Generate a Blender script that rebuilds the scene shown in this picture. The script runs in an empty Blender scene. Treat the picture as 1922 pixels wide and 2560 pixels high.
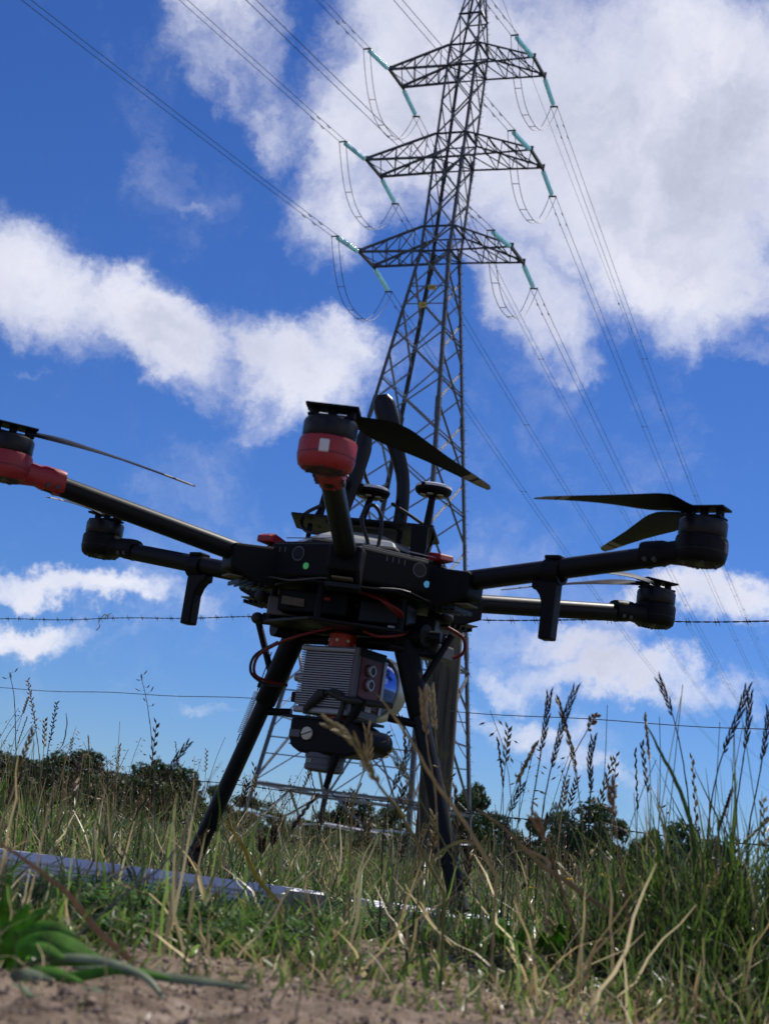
import bpy, math, random
import numpy as np
from mathutils import Vector, Matrix, Euler, noise as mnoise
R = math.radians
rng = np.random.default_rng(7); random.seed(7)
scene = bpy.context.scene
col = scene.collection

# ------------------------------------------------------------------ camera
CAM_H = 0.10                                   # phone held just above the ground
PITCH, ROLL, FPX = R(12.8), R(8.1), 3800.0     # focal length in pixels of a 1922 x 2560 frame
fwd = Vector((0, math.cos(PITCH), math.sin(PITCH)))
up0 = Vector((0, -math.sin(PITCH), math.cos(PITCH)))
rt0 = Vector((1, 0, 0))
cx = rt0 * math.cos(ROLL) + up0 * math.sin(ROLL)
cy = -rt0 * math.sin(ROLL) + up0 * math.cos(ROLL)
EYE = Vector((0, 0, CAM_H))
cd = bpy.data.cameras.new('camera'); cam = bpy.data.objects.new('camera', cd); col.objects.link(cam)
m = Matrix((cx, cy, -fwd)).transposed().to_4x4(); m.translation = EYE
cam.matrix_world = m
cd.sensor_fit = 'VERTICAL'; cd.sensor_height = 36.0; cd.lens = FPX / 2560 * 36.0
cd.clip_start = 0.02; cd.clip_end = 8000
cd.dof.use_dof = True; cd.dof.focus_distance = 3.6; cd.dof.aperture_fstop = 13.5
scene.camera = cam
def ray(px, py):
    return cx * ((px - 961) / FPX) - cy * ((py - 1280) / FPX) + fwd
def at(px, py, d):                              # the point seen at a pixel, d metres deep
    return EYE + ray(px, py) * d
def at_z(px, py, z):
    v = ray(px, py); return EYE + v * ((z - EYE.z) / v.z)

# ------------------------------------------------------------------ sky, sun, exposure
SUN_AZ, SUN_EL = R(42), R(57)                   # to the right, behind the tower
world = bpy.data.worlds.new('World'); scene.world = world; world.use_nodes = True
def build_world():
    nt = world.node_tree; N = nt.nodes; L = nt.links; N.clear()
    def nd(t, **k):
        n = N.new(t)
        for a, b in k.items(): setattr(n, a, b)
        return n
    def mth(op, a, b=None, c=None, clamp=False):
        n = nd('ShaderNodeMath', operation=op, use_clamp=clamp)
        for i, v in enumerate((a, b, c)):
            if v is None: continue
            if isinstance(v, (int, float)): n.inputs[i].default_value = v
            else: L.new(v, n.inputs[i])
        return n.outputs[0]
    def sstep(v, lo, hi, t0=0., t1=1.):
        n = nd('ShaderNodeMapRange', interpolation_type='SMOOTHSTEP')
        L.new(v, n.inputs[0])
        for i, q in enumerate((lo, hi, t0, t1)): n.inputs[i + 1].default_value = q
        return n.outputs[0]
    sky = nd('ShaderNodeTexSky', sky_type='NISHITA', sun_disc=False)
    sky.sun_elevation = SUN_EL; sky.sun_rotation = SUN_AZ
    sky.altitude = 300; sky.air_density = 1.0; sky.dust_density = 0.1; sky.ozone_density = 4.0
    hs = nd('ShaderNodeHueSaturation'); hs.inputs['Saturation'].default_value = 1.12; hs.inputs['Hue'].default_value = .503
    L.new(sky.outputs[0], hs.inputs['Color'])
    tint = nd('ShaderNodeMix', data_type='RGBA', blend_type='MULTIPLY'); tint.inputs[0].default_value = 1.; tint.inputs[7].default_value = (.54, .765, 1.20, 1)
    L.new(hs.outputs[0], tint.inputs[6])
    bgs = nd('ShaderNodeBackground'); bgs.inputs[1].default_value = 0.075
    L.new(tint.outputs[2], bgs.inputs[0])
    tc = nd('ShaderNodeTexCoord'); D = tc.outputs['Generated']
    def noise(scale, detail, rough, vec=None, dist=0., lac=2.1):
        n = nd('ShaderNodeTexNoise'); n.inputs['Scale'].default_value = scale; n.inputs['Detail'].default_value = detail
        n.inputs['Roughness'].default_value = rough; n.inputs['Distortion'].default_value = dist; n.inputs['Lacunarity'].default_value = lac
        L.new(vec or D, n.inputs['Vector']); return n
    # winds tear the cloud edges: warp the direction a little
    w = noise(7., 8., .66)
    sub = nd('ShaderNodeVectorMath', operation='SUBTRACT'); L.new(w.outputs['Color'], sub.inputs[0]); sub.inputs[1].default_value = (.5, .5, .5)
    scl = nd('ShaderNodeVectorMath', operation='SCALE'); L.new(sub.outputs[0], scl.inputs[0]); scl.inputs['Scale'].default_value = .125
    add = nd('ShaderNodeVectorMath', operation='ADD'); L.new(D, add.inputs[0]); L.new(scl.outputs[0], add.inputs[1]); DW = add.outputs[0]
    # cloud banks: pixel centre, half axes in pixels, tilt (clockwise), weight
    banks = [(1560, 330, 700, 470, 10, 1.1), (1800, 330, 300, 330, 0, 1.), (1080, 260, 360, 430, -8, 1.), (1250, 430, 330, 260, 20, .9), (900, 520, 260, 190, 15, .8), (880, 330, 170, 260, 0, .8), (1700, 590, 420, 270, 28, 1.05),
             (1330, 740, 230, 150, 35, .8), (1450, 850, 130, 90, 30, .5), (560, 60, 200, 210, 40, .62), (640, 260, 110, 190, -20, .42),
             (40, 690, 350, 195, 28, 1.), (380, 822, 360, 160, 27, 1.05), (690, 918, 290, 130, 24, 1.), (820, 880, 150, 110, 10, .8),
             (700, 1050, 130, 60, -10, .42), (20, 965, 60, 40, 0, .42),
             (150, 1470, 310, 62, 6, .85), (80, 1600, 200, 62, 4, .85), (480, 1530, 90, 40, 5, .35),
             (1790, 1530, 330, 85, -6, .85), (1430, 1610, 200, 50, 8, .62), (1620, 1705, 440, 72, 8, .85), (1270, 1685, 150, 45, 8, .55), (1330, 1800, 240, 62, 12, .6), (1500, 1890, 150, 40, 14, .45),
             (560, 1760, 90, 30, 8, .42), (430, 445, 60, 28, 10, .28), (1930, 900, 190, 70, 20, .5), (760, 1760, 300, 60, 10, .35), (250, 1880, 120, 40, 0, .4)]
    cov = None
    for (px, py, a, b, ang, wt) in banks:
        c = ray(px, py).normalized()
        t = R(ang); e1 = (cx * math.cos(t) - cy * math.sin(t)); e1 = (e1 - c * e1.dot(c)).normalized(); e2 = c.cross(e1)
        mp = nd('ShaderNodeMapping', vector_type='TEXTURE')
        mp.inputs['Location'].default_value = c
        mp.inputs['Rotation'].default_value = Matrix((e1, e2, c)).transposed().to_euler()
        k = c.dot(fwd)
        mp.inputs['Scale'].default_value = (a / FPX * k, b / FPX * k, .5)
        L.new(DW, mp.inputs['Vector'])
        ln = nd('ShaderNodeVectorMath', operation='LENGTH'); L.new(mp.outputs[0], ln.inputs[0])
        v = sstep(ln.outputs['Value'], 1.35, .15, 0, wt)
        cov = v if cov is None else mth('SMOOTH_MAX', cov, v, .22)
    # the same broken cumulus all round the sky
    g = noise(1.9, 3., .5); sx = nd('ShaderNodeSeparateXYZ'); L.new(D, sx.inputs[0])
    dt = nd('ShaderNodeVectorMath', operation='DOT_PRODUCT'); L.new(D, dt.inputs[0]); dt.inputs[1].default_value = fwd
    away = sstep(dt.outputs['Value'], .93, .84)
    gen = mth('MULTIPLY', sstep(g.outputs[0], .47, .66), away)
    cov = mth('MAXIMUM', cov, gen)
    fb = noise(9., 10., .63, DW)
    fb2 = noise(30., 6., .6, DW)
    tx = mth('MULTIPLY_ADD', mth('SUBTRACT', fb.outputs[0], .5), 1.55, mth('MULTIPLY', mth('SUBTRACT', fb2.outputs[0], .5), .35))
    edge = mth('ADD', cov, mth('MULTIPLY', tx, sstep(cov, .0, .25)))
    dens = sstep(edge, .12, .98)
    dens = mth('MULTIPLY', dens, sstep(sx.outputs['Z'], -.02, .03))
    # thick cores go grey-lilac, thin sunlit billows near white
    sh = noise(5.5, 7., .55, DW); 
    thick = mth('ADD', mth('MULTIPLY', mth('SUBTRACT', sh.outputs[0], .5), 1.9), mth('MULTIPLY', sstep(edge, .55, 1.5), .55))
    cr = nd('ShaderNodeValToRGB'); L.new(sstep(thick, -.45, .95), cr.inputs[0])
    cr.color_ramp.elements[0].color = (.88, .89, .96, 1); cr.color_ramp.elements[1].color = (.39, .42, .56, 1)
    e = cr.color_ramp.elements.new(.5); e.color = (.63, .65, .78, 1)
    bgc = nd('ShaderNodeBackground'); L.new(cr.outputs[0], bgc.inputs[0]); bgc.inputs[1].default_value = 1.0
    mx = nd('ShaderNodeMixShader'); L.new(dens, mx.inputs[0]); L.new(bgs.outputs[0], mx.inputs[1]); L.new(bgc.outputs[0], mx.inputs[2])
    out = nd('ShaderNodeOutputWorld'); L.new(mx.outputs[0], out.inputs[0])
build_world()
sd = bpy.data.lights.new('sun', 'SUN'); sun = bpy.data.objects.new('sun', sd); col.objects.link(sun)
sd.energy = 5.0; sd.angle = R(.55); sd.color = (1, .95, .87)
sv = Vector((math.sin(SUN_AZ) * math.cos(SUN_EL), math.cos(SUN_AZ) * math.cos(SUN_EL), math.sin(SUN_EL)))
sun.rotation_euler = sv.to_track_quat('Z', 'Y').to_euler(); sun.location = (20, 20, 40)
vs = scene.view_settings
vs.view_transform = 'Standard'; vs.look = 'None'; vs.gamma = 1; vs.use_curve_mapping = False; vs.exposure = 0.1

# ------------------------------------------------------------------ helpers
def tag(o, label=None, cat=None, group=None, kind=None):
    for k, v in (('label', label), ('category', cat), ('group', group), ('kind', kind)):
        if v: o[k] = v
    return o
def empty(name, loc=(0, 0, 0), rot=(0, 0, 0), parent=None):
    o = bpy.data.objects.new(name, None); col.objects.link(o); o.location = loc; o.rotation_euler = rot
    o.empty_display_size = .1
    if parent: o.parent = parent
    return o
def frame_from(axis, ref=None):
    z = Vector(axis).normalized()
    ref = Vector(ref) if ref is not None else (Vector((0, 0, 1)) if abs(z.z) < .95 else Vector((1, 0, 0)))
    x = (ref - z * ref.dot(z)).normalized(); y = z.cross(x)
    return x, y, z
class MB:
    def __init__(s): s.v = []; s.f = []
    def add(s, v, f):
        o = len(s.v); s.v += [tuple(p) for p in v]; s.f += [tuple(i + o for i in q) for q in f]; return s
    def box(s, c, size, rot=None):
        c = Vector(c); h = [q / 2 for q in size]; M = rot or Matrix.Identity(3)
        v = [c + M @ Vector((x * h[0], y * h[1], z * h[2])) for x in (-1, 1) for y in (-1, 1) for z in (-1, 1)]
        return s.add(v, [(0, 1, 3, 2), (4, 6, 7, 5), (0, 4, 5, 1), (2, 3, 7, 6), (0, 2, 6, 4), (1, 5, 7, 3)])
    def tube(s, pts, rad, n=10, cap=True, ref=None, flat=1.):
        pts = [Vector(p) for p in pts]; k = len(pts)
        rad = [rad] * k if isinstance(rad, (int, float)) else list(rad)
        o = len(s.v); x = None
        for i, p in enumerate(pts):
            t = (pts[min(i + 1, k - 1)] - pts[max(i - 1, 0)]).normalized()
            if x is None: x, y, _ = frame_from(t, ref)
            else: x = (x - t * x.dot(t)).normalized(); y = t.cross(x)
            for j in range(n):
                a = 2 * math.pi * j / n
                s.v.append(tuple(p + x * math.cos(a) * rad[i] + y * math.sin(a) * rad[i] * flat))
        for i in range(k - 1):
            for j in range(n):
                j2 = (j + 1) % n
                s.f.append((o + i * n + j, o + i * n + j2, o + (i + 1) * n + j2, o + (i + 1) * n + j))
        if cap:
            s.f.append(tuple(o + j for j in reversed(range(n)))); s.f.append(tuple(o + (k - 1) * n + j for j in range(n)))
        return s
    def lathe(s, prof, c, axis=(0, 0, 1), n=24, ref=None):
        x, y, z = frame_from(axis, ref); c = Vector(c); o = len(s.v); k = len(prof)
        for r, h in prof:
            for j in range(n):
                a = 2 * math.pi * j / n
                s.v.append(tuple(c + z * h + x * math.cos(a) * r + y * math.sin(a) * r))
        for i in range(k - 1):
            for j in range(n):
                j2 = (j + 1) % n
                s.f.append((o + i * n + j, o + i * n + j2, o + (i + 1) * n + j2, o + (i + 1) * n + j))
        if prof[0][0] > 1e-6: s.f.append(tuple(o + j for j in reversed(range(n))))
        if prof[-1][0] > 1e-6: s.f.append(tuple(o + (k - 1) * n + j for j in range(n)))
        return s
    def prism(s, poly, c, ex, ey, ez, h):                 # polygon in (ex, ey), extruded h along ez
        c, ex, ey, ez = map(Vector, (c, ex, ey, ez)); n = len(poly)
        v = [c + ex * a + ey * b for a, b in poly] + [c + ex * a + ey * b + ez * h for a, b in poly]
        f = [tuple(reversed(range(n))), tuple(range(n, 2 * n))] + [(i, (i + 1) % n, n + (i + 1) % n, n + i) for i in range(n)]
        return s.add(v, f)
    def lbar(s, p, q, w, t=None, ref=None):               # rolled steel angle between two points
        p, q = Vector(p), Vector(q); t = t or w * .16
        x, y, z = frame_from(q - p, ref)
        poly = [(0, 0), (w, 0), (w, t), (t, t), (t, w), (0, w)]
        return s.prism([(a - w * .3, b - w * .3) for a, b in poly], p, x, y, z, (q - p).length)
    def ell(s, c, r, n=8, m=5):
        c = Vector(c); o = len(s.v)
        for i in range(m + 1):
            th = math.pi * i / m
            for j in range(n):
                a = 2 * math.pi * j / n
                s.v.append((c.x + r[0] * math.sin(th) * math.cos(a), c.y + r[1] * math.sin(th) * math.sin(a), c.z - r[2] * math.cos(th)))
        for i in range(m):
            for j in range(n):
                j2 = (j + 1) % n
                s.f.append((o + i * n + j, o + i * n + j2, o + (i + 1) * n + j2, o + (i + 1) * n + j))
        return s
    def mesh(s, name, mat, smooth=None):
        me = bpy.data.meshes.new(name); me.from_pydata(s.v, [], s.f); me.materials.append(mat)
        if smooth is not None:
            me.polygons.foreach_set('use_smooth', [True] * len(me.polygons)); me.set_sharp_from_angle(angle=R(smooth))
        me.update(); return me
    def build(s, name, mat, parent=None, smooth=None, bevel=0, **kw):
        o = bpy.data.objects.new(name, s.mesh(name, mat, smooth)); col.objects.link(o)
        if parent: o.parent = parent
        if bevel:
            b = o.modifiers.new('bevel', 'BEVEL'); b.width = bevel; b.segments = 2; b.limit_method = 'ANGLE'
        return tag(o, **kw)
def curve(pts, n):                                        # Catmull-Rom through the points
    P = [Vector(p) for p in pts]; P = [P[0] * 2 - P[1]] + P + [P[-1] * 2 - P[-2]]; out = []
    k = len(P) - 3
    for i in range(n + 1):
        u = i / n * k; j = min(int(u), k - 1); t = u - j
        a, b, c, d = P[j:j + 4]
        out.append(.5 * ((2 * b) + (c - a) * t + (2 * a - 5 * b + 4 * c - d) * t * t + (3 * b - a - 3 * c + d) * t ** 3))
    return out

# ------------------------------------------------------------------ materials
def mat(name, c, rough=.6, metal=0., var=.0, vscale=8., bump=0., bscale=60., coat=0., spec=.5, c2=None, c2amt=(.45, .65), emit=None, alpha_glass=False):
    m = bpy.data.materials.new(name); m.use_nodes = True; nt = m.node_tree; b = nt.nodes['Principled BSDF']
    b.inputs['Base Color'].default_value = (*c, 1); b.inputs['Roughness'].default_value = rough; b.inputs['Metallic'].default_value = metal
    b.inputs['Specular IOR Level'].default_value = spec; b.inputs['Coat Weight'].default_value = coat
    L = nt.links; tc = nt.nodes.new('ShaderNodeTexCoord')
    if var or c2:
        n = nt.nodes.new('ShaderNodeTexNoise'); n.inputs['Scale'].default_value = vscale; n.inputs['Detail'].default_value = 6; n.inputs['Roughness'].default_value = .62
        L.new(tc.outputs['Object'], n.inputs['Vector'])
        r = nt.nodes.new('ShaderNodeValToRGB'); L.new(n.outputs[0], r.inputs[0])
        lo, hi = r.color_ramp.elements; lo.position, hi.position = (c2amt if c2 else (.3, .7))
        lo.color = (*[max(0, q * (1 - var)) for q in c], 1); hi.color = (*(c2 or [min(1, q * (1 + var)) for q in c]), 1)
        L.new(r.outputs[0], b.inputs['Base Color'])
        rr = nt.nodes.new('ShaderNodeMapRange'); L.new(n.outputs[0], rr.inputs[0]); rr.inputs[3].default_value = max(.02, rough - .1); rr.inputs[4].default_value = min(1, rough + .12)
        L.new(rr.outputs[0], b.inputs['Roughness'])
    if bump:
        n = nt.nodes.new('ShaderNodeTexNoise'); n.inputs['Scale'].default_value = bscale; n.inputs['Detail'].default_value = 5
        L.new(tc.outputs['Object'], n.inputs['Vector'])
        bp = nt.nodes.new('ShaderNodeBump'); bp.inputs['Strength'].default_value = bump; bp.inputs['Distance'].default_value = .02
        L.new(n.outputs[0], bp.inputs['Height']); L.new(bp.outputs[0], b.inputs['Normal'])
    if emit:
        b.inputs['Emission Color'].default_value = (*emit[0], 1); b.inputs['Emission Strength'].default_value = emit[1]
    return m
def leaf_mat(name, attr=None, c=(.07, .12, .03), trans=.45, rough=.55, var=.35, vscale=1.5):
    m = bpy.data.materials.new(name); m.use_nodes = True; nt = m.node_tree; b = nt.nodes['Principled BSDF']; L = nt.links
    b.inputs['Roughness'].default_value = rough; b.inputs['Specular IOR Level'].default_value = .5 if attr else .3
    if attr:
        a = nt.nodes.new('ShaderNodeAttribute'); a.attribute_name = attr; src = a.outputs['Color']
    else:
        tc = nt.nodes.new('ShaderNodeTexCoord'); n = nt.nodes.new('ShaderNodeTexNoise'); n.inputs['Scale'].default_value = vscale; n.inputs['Detail'].default_value = 4
        L.new(tc.outputs['Object'], n.inputs['Vector'])
        r = nt.nodes.new('ShaderNodeValToRGB'); L.new(n.outputs[0], r.inputs[0])
        r.color_ramp.elements[0].position = .32; r.color_ramp.elements[1].position = .68
        r.color_ramp.elements[0].color = (*[q * (1 - var) for q in c], 1); r.color_ramp.elements[1].color = (*[q * (1 + var) for q in c], 1); src = r.outputs[0]
    L.new(src, b.inputs['Base Color'])
    t = nt.nodes.new('ShaderNodeBsdfTranslucent'); L.new(src, t.inputs['Color'])
    mx = nt.nodes.new('ShaderNodeMixShader'); mx.inputs[0].default_value = trans
    L.new(b.outputs[0], mx.inputs[1]); L.new(t.outputs[0], mx.inputs[2]); L.new(mx.outputs[0], nt.nodes['Material Output'].inputs['Surface'])
    return m
STEEL = mat('galvanised_steel', (.20, .205, .22), .5, .5, var=.25, vscale=3.)
STEEL_D = mat('dark_weathered_steel', (.075, .078, .09), .55, .45, var=.3, vscale=3.)
WIRE = mat('aluminium_conductor', (.07, .07, .08), .6, .4)
TEAL = leaf_mat('teal_toughened_glass', None, (.58, .86, .93), .5, .12, .1, 3.)
YELLOW = mat('yellow_plate_paint', (.62, .40, .05), .5, var=.15)
PLATE = mat('white_plate_paint', (.7, .7, .68), .45, var=.1)
MARK = mat('dark_marking', (.03, .03, .035), .6)
BLACK = mat('black_plastic', (.0045, .0045, .006), .48, var=.3, vscale=40, bump=.05, bscale=900, spec=.13)
CARBON = mat('carbon_fibre', (.005, .005, .007), .40, coat=.0, spec=.17, var=.25, vscale=60)
RUBBER = mat('black_rubber', (.012, .012, .012), .65)
PAINTB = mat('satin_black_paint', (.006, .006, .009), .36, spec=.25)
RED = mat('red_plastic', (.26, .008, .016), .45, var=.12, vscale=20)
ORANGE = mat('red_anodised_mount', (.34, .03, .012), .4, .3)
REDP = mat('red_anodised_panel', (.085, .012, .015), .45, .3, var=.2, vscale=30)
SILVER = mat('anodised_aluminium', (.27, .26, .28), .42, .6, var=.1, vscale=15)
SILVERD = mat('grey_cast_housing', (.085, .083, .09), .5, .4, var=.2, vscale=25)
BLUEG = mat('blue_optical_glass', (.01, .10, .55), .06, .55, coat=1.)
DKGREEN = mat('dark_green_base', (.012, .05, .05), .3, .2)
GREYR = mat('grey_rim', (.45, .46, .44), .35, .5)
WHITE = mat('white_plastic', (.62, .62, .62), .4)
LEDW = mat('frosted_lamp_window', (.55, .56, .55), .35)
GREEN_L = mat('green_charge_light', (.1, .5, .15), .3, emit=((.12, .75, .22), .10))
BLUE_L = mat('blue_charge_light', (.1, .4, .6), .3, emit=((.1, .5, .9), .2))
STRIPE = mat('grey_blade_stripe', (.22, .21, .20), .45)
STICK = mat('pale_sticker', (.5, .5, .48), .5)
BEIGE = mat('worn_beige_sleeve', (.10, .085, .055), .6, var=.3, vscale=60)
REDW = mat('red_wire', (.13, .010, .010), .45, spec=.3)
ALU_AND_SUNLIT = mat('aluminium_and_sunlit_steel', (.60, .60, .66), .6, .1, var=.2, spec=.2, vscale=14)  # rails; also painted brightness for sunlit pylon base struts
SCREWM = mat('ivory_screw', (.55, .50, .40), .45)
BARBM = mat('barbed_wire_steel', (.06, .058, .056), .6, .6, var=.3, vscale=30)

# ------------------------------------------------------------------ ground
def gz(x, y):                                             # ground height
    near = math.exp(-((y - 1.2) / 1.6) ** 2)
    h = .012 * mnoise.noise(Vector((x * 2.2, y * 2.2, 0))) + .006 * mnoise.noise(Vector((x * 7, y * 7, 3)))
    if y > 9: h += .12 * mnoise.noise(Vector((x * .06, y * .06, 9))) * min(1, (y - 9) / 20)
    if .3 < y < 2.2 and abs(x) < .9:
        h += .009 * mnoise.noise(Vector((x * 21, y * 21, 5))) + .0042 * mnoise.noise(Vector((x * 60, y * 60, 1)))
    bank = max(0, min(1, (y - 1.35) / .5)); h += .012 * bank
    return h - .006
def ground_mat():
    m = bpy.data.materials.new('earth_and_turf'); m.use_nodes = True; nt = m.node_tree; N = nt.nodes; L = nt.links; b = N['Principled BSDF']
    tc = N.new('ShaderNodeTexCoord')
    def noise(s, d, r=.6):
        n = N.new('ShaderNodeTexNoise'); n.inputs['Scale'].default_value = s; n.inputs['Detail'].default_value = d; n.inputs['Roughness'].default_value = r
        L.new(tc.outputs['Object'], n.inputs['Vector']); return n
    def ramp(src, stops):
        r = N.new('ShaderNodeValToRGB'); L.new(src, r.inputs[0]); e = r.color_ramp.elements
        e[0].position, e[0].color = stops[0][0], (*stops[0][1], 1); e[1].position, e[1].color = stops[-1][0], (*stops[-1][1], 1)
        for p, c in stops[1:-1]: q = e.new(p); q.color = (*c, 1)
        return r.outputs[0]
    n1 = noise(26, 9, .72)
    dirt = ramp(n1.outputs[0], [(.30, (.055, .040, .028)), (.46, (.17, .125, .090)), (.58, (.27, .205, .155)), (.72, (.42, .34, .275))])
    n2 = noise(1.3, 8, .65)
    turf = ramp(n2.outputs[0], [(.3, (.030, .042, .014)), (.5, (.075, .085, .030)), (.7, (.15, .125, .06))])
    sp = N.new('ShaderNodeSeparateXYZ'); L.new(tc.outputs['Object'], sp.inputs[0])
    ed = N.new('ShaderNodeMath'); ed.operation = 'MULTIPLY_ADD'; n3 = noise(5, 5); L.new(n3.outputs[0], ed.inputs[0]); ed.inputs[1].default_value = .55; L.new(sp.outputs['Y'], ed.inputs[2])
    mr = N.new('ShaderNodeMapRange'); mr.interpolation_type = 'SMOOTHSTEP'; L.new(ed.outputs[0], mr.inputs[0]); mr.inputs[1].default_value = 1.95; mr.inputs[2].default_value = 2.3
    mx = N.new('ShaderNodeMix'); mx.data_type = 'RGBA'; L.new(mr.outputs[0], mx.inputs[0]); L.new(dirt, mx.inputs[6]); L.new(turf, mx.inputs[7])
    L.new(mx.outputs[2], b.inputs['Base Color']); b.inputs['Roughness'].default_value = .95; b.inputs['Specular IOR Level'].default_value = .15
    bp = N.new('ShaderNodeBump'); bp.inputs['Strength'].default_value = .8; bp.inputs['Distance'].default_value = .008
    n4 = noise(130, 6, .7); L.new(n4.outputs[0], bp.inputs['Height']); L.new(bp.outputs[0], b.inputs['Normal'])
    return m
def ground():
    def axis(lo, hi, mid0, mid1, fine, grow=1.13):
        a = list(np.arange(mid0, mid1, fine)); s = fine; x = a[-1]
        while x < hi: s *= grow; x += s; a.append(x)
        s = fine; x = a[0]; pre = []
        while x > lo: s *= grow; x -= s; pre.append(x)
        return np.array(pre[::-1] + a)
    X = axis(-3000, 3000, -.55, .55, .007); Y = axis(-60, 4500, .65, 2.0, .007)
    nx, ny = len(X), len(Y)
    v = [(x, y, gz(x, y)) for y in Y for x in X]
    f = [(j * nx + i, j * nx + i + 1, (j + 1) * nx + i + 1, (j + 1) * nx + i) for j in range(ny - 1) for i in range(nx - 1)]
    b = MB(); b.v = v; b.f = f
    b.build('ground', ground_mat(), None, 180, kind='structure')
ground()
def clods():                                              # crumbs of dry earth and small stones
    b = MB(); oct_ = [(1, 0, 0), (-1, 0, 0), (0, 1, 0), (0, -1, 0), (0, 0, 1), (0, 0, -1)]
    of = [(0, 2, 4), (2, 1, 4), (1, 3, 4), (3, 0, 4), (2, 0, 5), (1, 2, 5), (3, 1, 5), (0, 3, 5)]
    for i in range(12000):
        y = random.uniform(.72, 1.75); x = random.uniform(-.29, .29) * y
        r = .0010 * math.exp(random.gauss(0, .5)); r = min(r, .0042) * (2.2 if i % 60 == 0 else 1)
        M = Euler((random.random() * 6, random.random() * 6, random.random() * 6)).to_matrix(); k = [random.uniform(.6, 1.3) for _ in range(6)]
        c = Vector((x, y, gz(x, y) + r * .35))
        b.add([c + M @ (Vector(q) * r * k[j]) for j, q in enumerate(oct_)], of)
    m = mat('dry_earth_crumbs', (.20, .145, .105), .95, var=.55, vscale=45, c2=(.40, .31, .25), c2amt=(.35, .7), spec=.15)
    b.build('gravel', m, None, label='dry crumbs of brown earth on the bare ground', cat='gravel', kind='stuff')
clods()

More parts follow.
